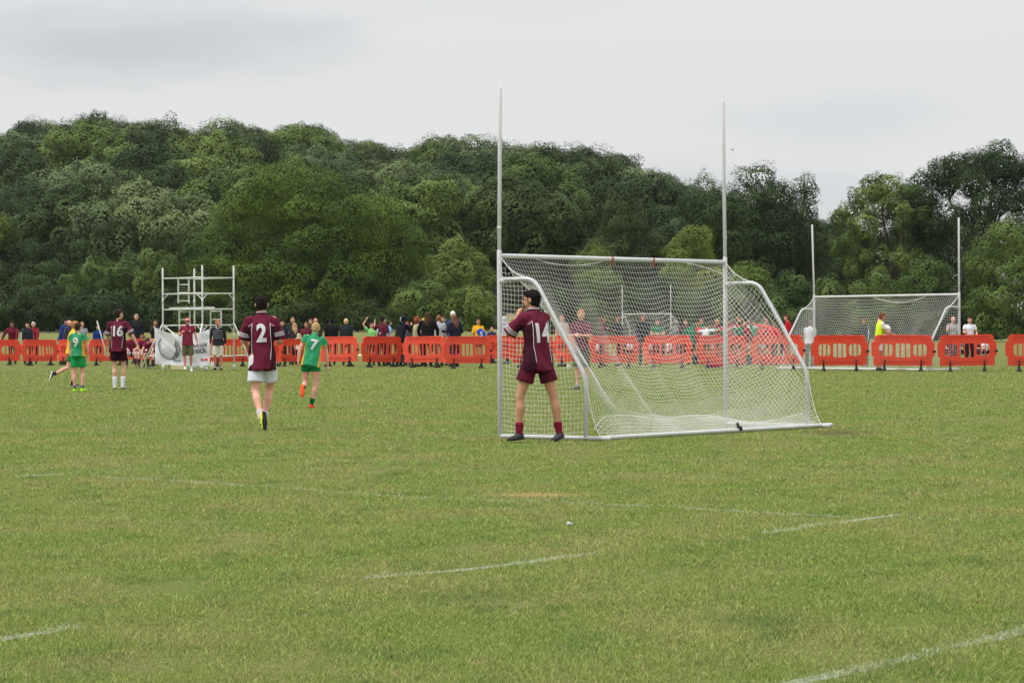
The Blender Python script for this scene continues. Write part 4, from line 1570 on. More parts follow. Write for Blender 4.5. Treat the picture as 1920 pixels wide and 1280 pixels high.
# bird
mb = MB()
mb.chain([(-.14, 0, 0), (0, 0, 0), (.16, 0, .02), (.24, 0, .02)], [.02, .055, .04, .01], 8)
mb.chain([(.02, 0, .02), (.05, .22, .09), (-.04, .46, .02)], [(.06, .01), (.05, .008), (.01, .005)], 6)
mb.chain([(.02, 0, .02), (.05, -.22, .09), (-.04, -.46, .02)], [(.06, .01), (.05, .008), (.01, .005)], 6)
o = mb.build('bird', pbr('dark_feathers', (.03, .03, .035, 1), .8, .1)); o.scale = (.5, .5, .5); o.location = P(1373, 281, 190); o.rotation_euler = (0, 0, R(20))
tag(o, 'small dark bird flying in the sky right of the right goal upright', 'bird')
# ------------------------------------------------------------------ people
SKINS = {'fair': (206, 160, 136), 'pink': (214, 158, 138), 'tan': (184, 136, 106), 'ruddy': (200, 134, 112)}
UP = V((0, 0, 1))


def unit(v): return V(v).normalized()


def rot_about(v, ax, deg): return Matrix.Rotation(R(deg), 3, ax) @ V(v)


def person(label, x, y, rz, H, pose=None, top=('shirt', (90, 30, 50), 'short'), bottom=('trousers', (40, 42, 52)), shoes=(40, 40, 44),
           sole=None, socks=None, hair=('short', (60, 44, 34)), skin='fair', z=None, group=None, vox=.016, extra=None, name='person',
           slim=1.0, number=None, panels=None, piping=None, collar=None, glasses=False, face=True, hem=-.10, hood=None, fingers=True):
    """body frame: x to the person's right, y forward, z up; sizes for a 1.76 m adult, scaled by H"""
    pose = pose or {}
    s = H / 1.76
    lf, ls = pose.get('lean', (3, 0))
    tw = pose.get('twist', 0)
    ptw = pose.get('ptwist', 0)
    T = Matrix.Rotation(R(-lf), 3, 'X') @ Matrix.Rotation(R(ls), 3, 'Y')      # lean forward / to the right
    Rs = T @ Matrix.Rotation(R(tw), 3, 'Z')
    pel = V((0, 0, 0))
    Rp = Matrix.Rotation(R(ptw), 3, 'Z')
    curve = pose.get('stoop', 0)
    torso_up = T @ UP
    chest = pel + torso_up * .30 + (T @ V((0, -.01, 0)))
    T2 = Matrix.Rotation(R(-lf - curve), 3, 'X') @ Matrix.Rotation(R(ls), 3, 'Y')
    Rs = T2 @ Matrix.Rotation(R(tw), 3, 'Z')
    neck = chest + (T2 @ UP) * .235
    hy, hp = pose.get('head', (0, 0))           # yaw (+ = to own left), pitch (+ = down)
    hr = pose.get('headroll', 0)
    Hd = Matrix.Rotation(R(tw * .6 + hy), 3, 'Z') @ Matrix.Rotation(R(-(lf + curve) * .35 - hp), 3, 'X') @ Matrix.Rotation(R(ls * .4 + hr), 3, 'Y')
    nb = neck + (T2 @ UP) * .01
    hc = neck + (T2 @ V((0, .014, .045))) + Hd @ V((0, .012, .100))
    sh = [neck + Rs @ V((sx * .168 * slim, -.005, -.055)) for sx in (-1, 1)]
    hip = [pel + Rp @ V((sx * .088, 0, -.02)) for sx in (-1, 1)]
    arms = pose.get('arms', [((-.12, .03, -1), (-.05, .18, -1)), ((.12, .03, -1), (.05, .18, -1))])
    legs = pose.get('legs', [((-.03, .02, -1), (0, -.04, -1), (-.12, 1, 0)), ((.03, .02, -1), (0, -.04, -1), (.12, 1, 0))])
    el, wr, hd = [], [], []
    for i_ in (0, 1):
        ud = unit(arms[i_][0])
        if arms[i_][1] == 'mouth':
            fd = (hc + Hd @ V(((-.02, .03)[i_], .12, -.10)) - (sh[i_] + ud * .285)).normalized()
        else: fd = unit(arms[i_][1])
        e = sh[i_] + ud * .285; w_ = e + fd * .250
        el.append(e); wr.append(w_)
        hd.append(unit(arms[i_][2]) if len(arms[i_]) > 2 else (fd * .9 + V((0, .15, 0))).normalized())
    kn, an, ft = [], [], []
    for i_ in (0, 1):
        td, sd_ = unit(legs[i_][0]), unit(legs[i_][1])
        k = hip[i_] + td * .435; a = k + sd_ * .415
        kn.append(k); an.append(a); ft.append(unit(legs[i_][2]))
    # feet
    toes, heels = [], []
    for i_ in (0, 1):
        f = ft[i_]
        sd_ = unit(legs[i_][1])
        lat = f.cross(-sd_)
        if lat.length < .1: lat = V((1, 0, 0))
        lat.normalize(); fu = lat.cross(f).normalized()
        if fu.dot(-sd_) < 0: fu = -fu
        heels.append((a_ := an[i_]) - f * .045 - fu * .045)
        toes.append((an[i_] + f * .175 - fu * .058, an[i_] + f * .10 - fu * .052, an[i_] + f * .02 - fu * .045, lat, fu))
    low = min(min(h.z, t_[0].z, t_[1].z) for h, t_ in zip(heels, toes)) - .034
    if 'seat' in pose: low = -pose['seat'] / s
    off = V((0, 0, -low))
    root = empty(name, (x, y, gz(x, y) if z is None else z), rz)
    tag(root, label, 'person', group)

    def S(p): return (V(p) + off) * s

    def scl(r):
        return tuple(q * s for q in r) if isinstance(r, tuple) else r * s
    def ch(mb, pts, rad, seg=10, hint=(1, 0, 0), **k_):
        mb.chain([S(p) for p in pts], [scl(r) for r in (rad if isinstance(rad, list) else [rad] * len(pts))], seg, hint, **k_)
    def el_(mb, c, r, M=Matrix.Identity(3), nu=14, nv=10):
        mb.ell(S(c), tuple(q * s for q in r), M @ V((1, 0, 0)), M @ V((0, 1, 0)), M @ V((0, 0, 1)), nu, nv)
    xh = Rs @ V((1, 0, 0)); xp = Rp @ V((1, 0, 0))
    SKN = sk(SKINS[skin])
    # ------- body
    b = MB()
    ch(b, [pel + V((0, 0, -.06)), pel + torso_up * .04, chest - torso_up * .12, chest, neck - T2 @ V((0, 0, .07)), neck], [(.13, .09), (.135, .095), (.115, .085), (.14, .095), (.13, .075), (.06, .055)], 14, xh)
    ch(b, [nb - T2 @ V((0, 0, .05)), nb + T2 @ V((0, .004, .03)), hc - Hd @ V((0, .02, .05))], [.062, .052, .052], 12, xh)
    HX = Hd
    el_(b, hc + HX @ V((0, -.012, .018)), (.073, .092, .094), HX, 16, 12)                     # skull
    el_(b, hc + HX @ V((0, .030, -.038)), (.054, .056, .066), HX, 14, 10)                       # face and jaw
    el_(b, hc + HX @ V((0, .052, -.082)), (.030, .028, .024), HX)                               # chin
    ch(b, [hc + HX @ V((0, .080, .012)), hc + HX @ V((0, .098, -.018)), hc + HX @ V((0, .094, -.028))], [(.009, .010), (.013, .014), (.015, .010)], 8)   # nose
    el_(b, hc + HX @ V((0, .070, .026)), (.046, .020, .012), HX)                                # brow
    for sx in (-1, 1):
        el_(b, hc + HX @ V((sx * .078, -.008, -.008)), (.012, .020, .032), HX, 10, 8)           # ears
    for i_ in (0, 1):
        sx = -1 if i_ == 0 else 1
        ud, fd = (el[i_] - sh[i_]).normalized(), (wr[i_] - el[i_]).normalized()
        ch(b, [sh[i_] + Rs @ V((-sx * .04, 0, .015)), sh[i_], sh[i_].lerp(el[i_], .35), sh[i_].lerp(el[i_], .8), el[i_], el[i_].lerp(wr[i_], .28), el[i_].lerp(wr[i_], .75), wr[i_]],
           [.038, .044, .043, .038, .037, .040, .029, (.028, .021)], 12)
        # hand: palm, four fingers, thumb
        h = hd[i_]
        side = h.cross(V((sx, 0, .3))).normalized()         # across the palm, towards the thumb
        if side.y < 0: side = -side
        if abs(h.y) > .8: side = (V((-sx, 0, .4)) - h * V((-sx, 0, .4)).dot(h)).normalized()
        nrm = h.cross(side).normalized()
        if nrm.dot(V((-sx, 0, 0))) < 0: nrm = -nrm
        w0 = wr[i_]
        ch(b, [w0, w0 + h * .03, w0 + h * .075], [(.024, .019), (.036, .017), (.040, .014)], 10, side)
        curl = pose.get('curl', (.35, .35))[i_]
        if fingers:
            for k, (o_, ln) in enumerate(((.029, .066), (.010, .074), (-.010, .069), (-.028, .054))):
                p0 = w0 + h * .072 + side * o_
                p1 = p0 + (h * (1 - curl * .35) + nrm * curl * .7) * ln * .55
                p2 = p1 + (h * (1 - curl * 1.1) + nrm * curl * 1.3).normalized() * ln * .55
                ch(b, [p0, p1, p2], [.0098, .0088, .0070], 7, side)
            t0 = w0 + h * .022 + side * .026
            ch(b, [t0, t0 + (side * .8 + h * .7 + nrm * .2).normalized() * .034, t0 + (side * .45 + h * 1 + nrm * .35).normalized() * .066], [.013, .011, .009], 7, nrm)
        td, sd_ = (kn[i_] - hip[i_]).normalized(), (an[i_] - kn[i_]).normalized()
        back = V((0, -1, 0)) - sd_ * V((0, -1, 0)).dot(sd_)
        back = back.normalized() if back.length > .2 else V((0, 0, -1))
        ch(b, [hip[i_] + V((0, 0, .03)), hip[i_].lerp(kn[i_], .15), hip[i_].lerp(kn[i_], .55), hip[i_].lerp(kn[i_], .9), kn[i_], kn[i_].lerp(an[i_], .12) ,
               kn[i_].lerp(an[i_], .32) + back * .012, kn[i_].lerp(an[i_], .62), kn[i_].lerp(an[i_], .88), an[i_] + ft[i_] * .0],
           [.082, .086, .070, .054, .054, .050, .056, .042, .033, .034], 12)
        ch(b, [heels[i_], toes[i_][2], toes[i_][1], toes[i_][0]], [(.026, .026), (.032, .034), (.038, .022), (.028, .014)], 10, toes[i_][3])
    body = b.build('body', SKN, root, vox=vox * s, sm=1)
    # ------- top
    kind, tcol, slv = top[:3]
    loose = {'shirt': 1.0, 'jersey': 1.10, 'jacket': 1.16, 'hoodie': 1.22, 'tee': 1.02}[kind]
    tmat = cloth(tcol)
    mb = MB()
    q = loose
    hemd = hem
    ch(mb, [pel + torso_up * hemd, pel + torso_up * (hemd * .4 + .02), pel + torso_up * .12, chest - torso_up * .06, chest + T2 @ V((0, 0, .06)), chest + T2 @ V((0, -.004, .13)),
            neck - T2 @ V((0, .005, .045)), neck + T2 @ V((0, 0, .012))],
       [(.184 * q * slim, .142 * q), (.170 * q * slim, .130 * q), (.154 * q * slim, .116 * q), (.156 * q * slim, .115 * q), (.164 * q * slim, .118 * q), (.160 * slim, .106 * q), (.112, .080), (.060, .058)], 20, xh, f0=True)
    frac = {'short': .55, 'elbow': .93, 'long': 1.0, 'none': 0.0}[slv]
    for i_ in (0, 1):
        sx = -1 if i_ == 0 else 1
        st = sh[i_] + Rs @ V((-sx * .035, 0, .0))
        e = sh[i_].lerp(el[i_], frac)
        sw = 1.28 if kind in ('jersey',) else 1.12
        if slv == 'none': continue
        if slv == 'long':
            ch(mb, [st, sh[i_] + Rs @ V((0, 0, -.004)), sh[i_].lerp(el[i_], .5), el[i_], el[i_].lerp(wr[i_], .5), wr[i_] - (wr[i_] - el[i_]).normalized() * .01],
               [.060 * q, .064 * q, .058 * q, .053 * q, .046 * q, .038 * q], 12)
        else:
            ch(mb, [st, sh[i_] + Rs @ V((0, 0, -.008)), sh[i_].lerp(e, .5), e], [.056 * q, .060 * q, .053 * sw * q, .058 * sw * q], 14, f1=True)
    if kind in ('jacket', 'shirt', 'jersey'):
        ch(mb, [neck - T2 @ V((0, 0, .02)), neck + T2 @ V((0, .0, .035))], [(.070, .066), (.062, .062)], 14, xh)
    if kind == 'hoodie' and not hood:
        el_(mb, neck + T2 @ V((0, -.075, .0)), (.085, .055, .06), T2)
    mats = [tmat]
    if panels: mats += [cloth(c_) for c_ in panels[1]]
    tname = {'shirt': 'shirt', 'jersey': 'jersey', 'jacket': 'jacket', 'hoodie': 'hoodie', 'tee': 't_shirt'}[kind]
    raw = mb
    tvox = (.012 if panels or number else .017) * s
    to = mb.build(tname, mats, root, vox=tvox, sm=3)
    sd0 = x * 7.3 + y
    Tinv = Rs.inverted(); c0 = S(chest)
    def fold(co, no):
        l_ = Tinv @ (co - c0)
        a = 1.5 * noise.noise(V((l_.x * 9 / s + sd0, l_.y * 9 / s, l_.z * 4.2 / s)))
        c_ = noise.noise(V((l_.x * 20 / s + sd0, l_.y * 20 / s, l_.z * 9 / s + 5)))
        k = 1.0 + (.8 if l_.z < -.05 * s else 0)
        return (.0125 * a * k + .0055 * c_) * s
    if panels or number:
        bake(to, (lambda c_, n_: panels[0](Tinv @ (c_ - c0) / s, Tinv @ n_, c_)) if panels else None, fold)
    sleeve_axis = [(S(sh[0]), S(el[0])), (S(sh[1]), S(el[1]))]
    ctx = dict(root=root, S=S, s=s, Rs=Rs, T=T, T2=T2, chest=chest, neck=neck, hc=hc, Hd=Hd, sh=sh, el=el, wr=wr, hd=hd, top=to, hip=hip, kn=kn, an=an, off=off, pel=pel, torso_up=torso_up)
    if number or piping:
        tri = BVHTree.FromPolygons([v_.co.copy() for v_ in to.data.vertices], [tuple(p.vertices) for p in to.data.polygons])
        def proj(tx, tz, o_=.004):
            """point on the back of the garment: tx to the right, tz above the chest joint"""
            base = S(chest) + (Rs @ V((tx, 0, tz))) * s
            d_ = Rs @ V((0, 1, 0))
            hit = tri.ray_cast(base - d_ * .6, d_, 1.0)
            p = hit[0] if hit[0] is not None else base - d_ * .12 * s
            return p - d_ * o_
        ctx['proj'] = proj
        if number:
            me = text_mesh(number[0], number[1], number[1] * .036, 'number')
            for v_ in me.vertices:
                v_.co = proj(v_.co.x * number[2] + number[3], v_.co.y + number[4], .006)
            link('number', me, NUM, to)
        if piping:
            pm = MB()
            for ln in piping:
                pts = []
                for (a0, a1), (b0_, b1) in zip(ln, ln[1:]):
                    for k in range(7): pts.append(proj(a0 + (b0_ - a0) * k / 7, a1 + (b1 - a1) * k / 7, .001))
                pts.append(proj(ln[-1][0], ln[-1][1], .001))
                pm.chain(pts, [(.0042 * s, .0035)] * len(pts), 6, Rs @ V((1, 0, 0)))
            link('piping', pm.mesh('piping'), NUM, to)
            for i_ in (0, 1):                            # three bands near each sleeve end
                sm_ = MB()
                a0, a1 = S(sh[i_]), S(el[i_])
                ax = (a1 - a0).normalized(); u_ = ax.orthogonal().normalized(); w2 = ax.cross(u_)
                for t_ in (.66, .73, .80):
                    c_ = a0.lerp(a1, t_)
                    pts = []
                    for k in range(21):
                        an_ = 2 * math.pi * k / 20
                        d_ = u_ * math.cos(an_) + w2 * math.sin(an_)
                        hit = tri.ray_cast(c_ + d_ * .16 * s, -d_, .16 * s)
                        if hit[0] is not None and (hit[0] - c_).length < .105 * s: pts.append(hit[0] + d_ * .0015)
                        elif len(pts) > 2:
                            sm_.chain(pts, .0048 * s, 5, ax); pts = []
                        else: pts = []
                    if len(pts) > 2: sm_.chain(pts, .0048 * s, 5, ax)
                if sm_.v: link('sleeve_band', sm_.mesh('sleeve_band'), NUM, to)
    if collar:
        cm_ = MB()
        pts = []
        for k in range(25):
            an_ = 2 * math.pi * k / 24
            pts.append(S(neck + T2 @ V((math.cos(an_) * .064, math.sin(an_) * .064 + .0, .040 + .006 * math.sin(an_)))))
        cm_.chain(pts, [(.005 * s, .008 * s)] * 25, 6, UP, cap=False)
        link('collar', cm_.mesh('collar'), cloth(collar), to)
    # ------- bottom
    bk, bc = bottom[:2]
    mb = MB()
    bl = bottom[2] if len(bottom) > 2 else (.62 if bk == 'shorts' else 1)
    ch(mb, [pel + V((0, 0, .07)), pel + V((0, 0, .0)), pel + V((0, 0, -.07))], [(.142 * slim, .105), (.158 * slim, .118), (.150 * slim, .110)], 16, xp)
    if bk == 'skirt':
        ch(mb, [pel + V((0, 0, .0)), pel + V((0, 0, -.25)), pel + V((0, 0, -.5))], [(.16, .12), (.19, .15), (.21, .17)], 16, xp)
    else:
        for i_ in (0, 1):
            if bk == 'shorts':
                e = hip[i_].lerp(kn[i_], min(bl, 1.0))
                ch(mb, [hip[i_] + V((0, 0, .01)), hip[i_].lerp(e, .5), e], [.090, .098, .108 if bl < .8 else .094], 14, f1=True)
            else:
                ch(mb, [hip[i_] + V((0, 0, .01)), hip[i_].lerp(kn[i_], .5), kn[i_], kn[i_].lerp(an[i_], .5), an[i_] - (an[i_] - kn[i_]).normalized() * .02], [.094, .088, .070, .064, .062], 12)
    bo = mb.build('shorts' if bk == 'shorts' else ('skirt' if bk == 'skirt' else 'trousers'), cloth(bc), root, vox=.016 * s, sm=3)
    if socks:
        sc, sh_ = socks
        for i_ in (0, 1):
            mb = MB()
            a0 = an[i_]; a1 = an[i_].lerp(kn[i_], sh_)
            ch(mb, [a0 + (a0 - a1).normalized() * .02, a0, a0.lerp(a1, .5), a1], [.040, .041, .043 + .05 * sh_ * .3, .046 + .05 * sh_ * .6], 12)
            o_ = mb.build('sock', cloth(sc), root, vox=.010 * s, sm=1)
    # ------- shoes
    for i_ in (0, 1):
        t_ = toes[i_]
        c1, c2 = (shoes if isinstance(shoes[0], tuple) else (shoes, shoes))
        mb = MB()
        ch(mb, [heels[i_] + t_[4] * .004, t_[2] + t_[4] * .004, t_[1], t_[0]], [(.034, .034), (.040, .040), (.046, .028), (.034, .020)], 12, t_[3])
        ch(mb, [an[i_] - t_[4] * .045, an[i_] - t_[4] * .005], [(.040, .044), (.040, .042)], 10, t_[3])
        so = mb.build('shoe', cloth(c1), root, vox=.010 * s, sm=1)
        mb = MB()
        ch(mb, [heels[i_] - t_[4] * .024 - ft[i_] * .01, t_[2] - t_[4] * .028, t_[1] - t_[4] * .020, t_[0] - t_[4] * .012 + ft[i_] * .02], [(.034, .011), (.036, .011), (.045, .011), (.030, .010)], 12, t_[3])
        link('sole', mb.mesh('sole'), cloth(c2), so)
    # ------- hair
    hk, hcl = hair
    hm_ = cloth(hcl)
    if hk != 'bald':
        mb = MB()
        if hk in ('cap', 'flatcap'):
            el_(mb, hc + HX @ V((0, -.014, .030)), (.083, .101, .090), HX, 16, 12)
            ch(mb, [hc + HX @ V((0, .06, .052)), hc + HX @ V((0, .15, .042))], [(.070, .014), (.052, .008)], 12, HX @ V((1, 0, 0)))
            mb.build('cap', hm_, root, vox=.011 * s, sm=1)
        elif hk == 'hood':
            el_(mb, hc + HX @ V((0, -.024, .010)), (.104, .118, .126), HX, 16, 12)
            ch(mb, [hc + HX @ V((0, -.05, -.06)), neck + T2 @ V((0, -.06, -.05))], [(.10, .08), (.13, .07)], 12, xh)
            mb.build('hood', hm_, root, vox=.013 * s, sm=2)
        else:
            el_(mb, hc + HX @ V((0, -.027, .024)), (.083, .094, .094), HX, 16, 12)
            el_(mb, hc + HX @ V((0, -.045, -.030)), (.074, .062, .062), HX, 14, 10)
            el_(mb, hc + HX @ V((0, .022, .066)), (.064, .058, .046), HX, 14, 10)
            if hk == 'long':
                ch(mb, [hc + HX @ V((0, -.045, .03)), hc + HX @ V((0, -.072, -.08)), neck + T2 @ V((0, -.105, -.06)), neck + T2 @ V((0, -.115, -.20))],
                   [(.086, .07), (.092, .058), (.090, .040), (.05, .022)], 12, xh)
                for sx in (-1, 1):
                    ch(mb, [hc + HX @ V((sx * .070, -.01, .03)), hc + HX @ V((sx * .082, -.02, -.08)), neck + T2 @ V((sx * .09, -.03, -.05))], [.030, .034, .020], 8)
            if hk == 'curly':
                rr = random.Random(3)
                for k in range(46):
                    d_ = unit((rr.uniform(-1, 1), rr.uniform(-1, .45), rr.uniform(-.9, 1)))
                    el_(mb, hc + HX @ (V((0, -.03, -.01)) + V((d_.x * .10, d_.y * .10, d_.z * .12))), (.034, .034, .034), HX, 8, 6)
            if hk == 'pony':
                ch(mb, [hc + HX @ V((0, -.10, .04)), hc + HX @ V((0, -.15, .0)), hc + HX @ V((0, -.15, -.12))], [.030, .034, .014], 10)
            ho = mb.build('hair', hm_, root, vox=.0115 * s, sm=1)
            tx = bpy.data.textures.get('hair_noise') or bpy.data.textures.new('hair_noise', 'CLOUDS')
            tx.noise_scale = .030
            dm = ho.modifiers.new('strands', 'DISPLACE'); dm.texture = tx; dm.strength = .026 if hk != 'curly' else .03; dm.mid_level = .5
            dm.texture_coords = 'LOCAL'
    # ------- face
    if face and hk != 'hood':
        mb = MB()
        for sx in (-1, 1): mb.ell(S(hc + HX @ V((sx * .030, .079, .004))), (.0125 * s, .006 * s, .0065 * s), HX @ V((1, 0, 0)), HX @ V((0, 1, 0)), HX @ V((0, 0, 1)), 8, 6)
        mb.build('eyes', BLACK, root)
        mb = MB(); mb.ell(S(hc + HX @ V((0, .084, -.058))), (.022 * s, .007 * s, .0055 * s), HX @ V((1, 0, 0)), HX @ V((0, 1, 0)), HX @ V((0, 0, 1)), 10, 6)
        mb.build('mouth', cloth((150, 84, 78)), root)
    if glasses:
        mb = MB()
        for sx in (-1, 1): mb.ell(S(hc + HX @ V((sx * .031, .086, .006))), (.027 * s, .008 * s, .018 * s), HX @ V((1, 0, 0)), HX @ V((0, 1, 0)), HX @ V((0, 0, 1)), 10, 8)
        mb.chain([S(hc + HX @ V((-.08, .0, .012))), S(hc + HX @ V((-.062, .07, .012))), S(hc + HX @ V((0, .092, .012))), S(hc + HX @ V((.062, .07, .012))), S(hc + HX @ V((.08, .0, .012)))], .004 * s, 6)
        mb.build('sunglasses', BLACK, root)
    return ctx


MAR, MARD = (97, 31, 52), (58, 22, 36)
# ---- number 14, leaning at the left post, hands at his mouth
def jersey_panels(l, n, w_):
    if abs(l.x) > .118 and l.z < .085 and n.y < .75 and abs(l.x) < .24: return 1
    return 0
PIPE = [[(-.118, .12), (-.122, .0), (-.130, -.15), (-.122, -.36)], [(.118, .12), (.122, .0), (.130, -.15), (.122, -.36)],
        [(-.118, .12), (-.165, .085)], [(.118, .12), (.165, .085)]]
Y14 = G(990, 829)
person('boy in maroon number 14 kit standing with hands at his mouth beside the near goal', P(1007, 700, Y14.y).x, Y14.y, R(36), 1.69,
       pose=dict(lean=(6, -1), twist=6, head=(34, 2),
                 arms=[((-.30, .62, -.72), 'mouth', (.35, .1, .9)), ((.16, .75, -.62), 'mouth', (-.45, .1, .85))], curl=(.8, .8),
                 legs=[((-.26, .16, -1), (-.05, -.02, -1), (-.967, -.22, -.05)), ((.20, -.20, -1), (.08, -.15, -1), (-.905, -.425, -.15))]),
       top=('jersey', MAR, 'elbow'), bottom=('shorts', (84, 26, 44), .60), socks=((116, 30, 52), .25), shoes=((62, 60, 64), (40, 38, 40)), hair=('short', (28, 22, 20)),
       skin='tan', vox=.0095, number=('14', .30, .80, -.012, -.03), panels=(jersey_panels, [MARD]), piping=PIPE, collar=(215, 215, 218), hem=-.155)
# ---- number 2
Y2 = G(488, 806)
person('boy in maroon number 2 jersey and white shorts running away, yellow boot trailing', P(492, 700, Y2.y).x, Y2.y, R(0), 1.70,
       pose=dict(lean=(5, -1), twist=-2, head=(0, 4),
                 arms=[((-.27, .06, -.95), (.10, .95, -.20)), ((.25, -.02, -.95), (-.06, .95, -.05))], curl=(.8, .8),
                 legs=[((.0, -.12, -1), (.22, -.56, -.82), (.06, -.42, -.90)), ((-.01, .42, -1), (-.20, -.16, -1), (.05, 1, .12))]),
       top=('jersey', MAR, 'elbow'), bottom=('shorts', (205, 207, 216), .74), socks=((200, 190, 196), .22), shoes=((196, 206, 52), (44, 44, 46)), hair=('short', (34, 26, 24)),
       skin='pink', vox=.0095, number=('2', .32, .82, .01, -.02), panels=(jersey_panels, [MARD]), piping=PIPE, collar=(215, 215, 218), hem=-.19, slim=.95)
# ---- number 7
def green_panels(l, n, w_):
    if abs(l.x) > .150 and l.z < .04 and n.y < .8 and abs(l.x) < .205: return 1
    if l.z < .062 and abs(l.x) > .222: return 1
    return 0
GRN, GOLD = (48, 136, 92), (206, 166, 60)
q = G(573, 766)
person('boy in green and gold number 7 jersey sprinting away in orange boots', P(583, 690, q.y).x, q.y, R(-4), 1.41,
       pose=dict(lean=(16, 7), twist=10, head=(-6, 4),
                 arms=[((-.40, -.28, -.85), (-.12, -.05, -1)), ((.24, .10, -.95), (.05, .10, -1))],
                 legs=[((-.10, .22, -1), (.02, -.98, -.22), (.02, -.25, -.95)), ((.02, .05, -1), (-.22, -.12, -1), (.18, 1, .0))]),
       top=('jersey', GRN, 'short'), bottom=('shorts', (24, 112, 62), .42), socks=((24, 92, 54), .24), shoes=((236, 70, 44), (236, 90, 50)), hair=('short', (176, 146, 104)),
       skin='pink', vox=.0105, number=('7', .285, 1.0, .01, .00), panels=(green_panels, [GOLD]), collar=(190, 210, 180), hem=-.13)
# ---- number 9
q = G(148, 735)
person('boy in green number 9 jersey and green shorts with lime boots, back to the camera', P(146, 690, q.y).x, q.y, R(-12), 1.43,
       pose=dict(lean=(4, -1), twist=-4, head=(-22, 4),
                 arms=[((-.16, .12, -1), (.10, .7, -.7)), ((.32, .10, -.95), (-.10, .30, -.95))],
                 legs=[((-.02, .02, -1), (.02, -.06, -1), (-.05, 1, .0)), ((.05, .16, -1), (.02, -.20, -1), (.05, 1, .05))]),
       top=('jersey', GRN, 'short'), bottom=('shorts', (32, 138, 76), .70), socks=((96, 104, 98), .14), shoes=((176, 232, 52), (176, 232, 52)), hair=('short', (52, 40, 34)),
       skin='pink', vox=.0115, number=('9', .31, 1.0, .0, -.01), panels=(green_panels, [GOLD]), hem=-.06)
# ---- yellow sleeved player behind number 9, kicking
q = G(141, 727)
person('boy in gold and green kit kicking his leg back, mostly hidden behind the number 9', P(134, 690, q.y + 1.5).x, q.y + 1.5, R(-68), 1.52,
       pose=dict(lean=(8, 0), head=(10, 4),
                 arms=[((-.30, .2, -.9), (-.1, .8, -.5)), ((.3, -.5, -.8), (.1, -.1, -1))],
                 legs=[((-.03, .25, -1), (.0, -.15, -1), (0, 1, .05)), ((.03, -.28, -1), (.10, -.90, -.38), (.0, -.30, -.95))]),
       top=('jersey', (222, 178, 52), 'short'), bottom=('shorts', (28, 108, 58), .62), socks=((40, 44, 42), .12), shoes=((60, 64, 66), (200, 200, 200)), hair=('short', (162, 116, 76)),
       skin='pink', vox=.013)
# ---- number 16
q = G(224, 730)
person('boy in maroon number 16 jersey and black shorts with white socks, walking away', P(222, 690, q.y).x, q.y, R(-10), 1.73,
       pose=dict(lean=(2, 0), twist=0, head=(-42, 2),
                 arms=[((-.30, .06, -1), (-.05, .55, -.8)), ((.50, .02, -.85), (.42, .20, -.95))],
                 legs=[((-.0, .04, -1), (.03, -.10, -1), (-.25, 1, .0)), ((.02, .16, -1), (-.02, -.12, -1), (.05, 1, .05))]),
       top=('jersey', MAR, 'elbow'), bottom=('shorts', (44, 20, 30), .72), socks=((214, 214, 222), .42), shoes=((196, 198, 190), (90, 90, 60)), hair=('short', (46, 34, 32)),
       skin='fair', vox=.0115, number=('16', .30, .85, .01, .0), panels=(jersey_panels, [MARD]), piping=PIPE, hem=-.14)
# ---- the two men in front of the banner
q = G(352, 697.5)
c14 = person('man in maroon polo, khaki shorts and pink cap walking towards the camera', P(352, 690, q.y).x, q.y, R(184), 1.60,
       pose=dict(lean=(1, 0), head=(0, 2),
                 arms=[((-.30, .02, -1), (-.22, .12, -1)), ((.30, -.02, -.95), (-.35, .75, .35), (-.3, .6, .6))], curl=(.5, 1),
                 legs=[((-.05, .10, -1), (.0, -.34, -1), (-.1, .9, -.45)), ((.03, .06, -1), (-.05, .0, -1), (.08, 1, .15))]),
       top=('shirt', (124, 44, 62), 'short'), bottom=('shorts', (92, 92, 66), 1.02), socks=((220, 226, 230), .06), shoes=((214, 222, 226), (190, 196, 200)),
       hair=('cap', (206, 122, 112)), skin='ruddy', glasses=True, hem=-.12, slim=1.12, vox=.013)
mb = MB(); mb.ell(c14['S'](c14['chest'] + V((-.085, .135, .06))), (.022, .006, .022), nu=10, nv=6)
link('badge', mb.mesh('badge'), NUM, c14['top'])
q = G(410, 694.5)
cst = person('man in black jumper with grey stripes and cream shorts, looking aside', P(409, 690, q.y).x, q.y, R(180), 1.61,
       pose=dict(lean=(1, 0), head=(30, 0),
                 arms=[((-.22, -.10, -1), (.0, .10, -1)), ((.26, -.10, -1), (.05, .20, -1))],
                 legs=[((-.04, .02, -1), (.02, -.05, -1), (-.2, 1, 0)), ((.04, .12, -1), (.0, -.2, -1), (.1, 1, 0))]),
       top=('shirt', (40, 42, 48), 'long'), bottom=('shorts', (206, 200, 186), 1.0), socks=((190, 190, 190), .06), shoes=(36, 36, 38), hair=('short', (150, 98, 70)),
       skin='ruddy', hem=-.10, slim=1.1, vox=.013)
mb = MB()
for k, zz in enumerate((.10, .04, -.02, -.08, -.14)):
    pts = []
    for j in range(29):
        a = 2 * math.pi * j / 28
        rr_ = (.176, .124) if zz > -.05 else (.172, .126)
        pts.append(cst['S'](cst['chest'] + V((math.cos(a) * rr_[0] * 1.02, math.sin(a) * rr_[1] * 1.02, zz))))
    mb.chain(pts, [(.004, .008)] * 29, 6, UP, cap=False)
link('stripe', mb.mesh('stripe'), cloth((176, 178, 182)), cst['top'])
mb = MB()
for sx in (-1, 1): mb.chain([cst['S'](cst['neck'] + V((sx * .06, .02, .03))), cst['S'](cst['neck'] + V((sx * .02, .10, -.07)))], [.014, .010], 8)
link('collar', mb.mesh('collar'), cloth((196, 190, 180)), cst['top'])

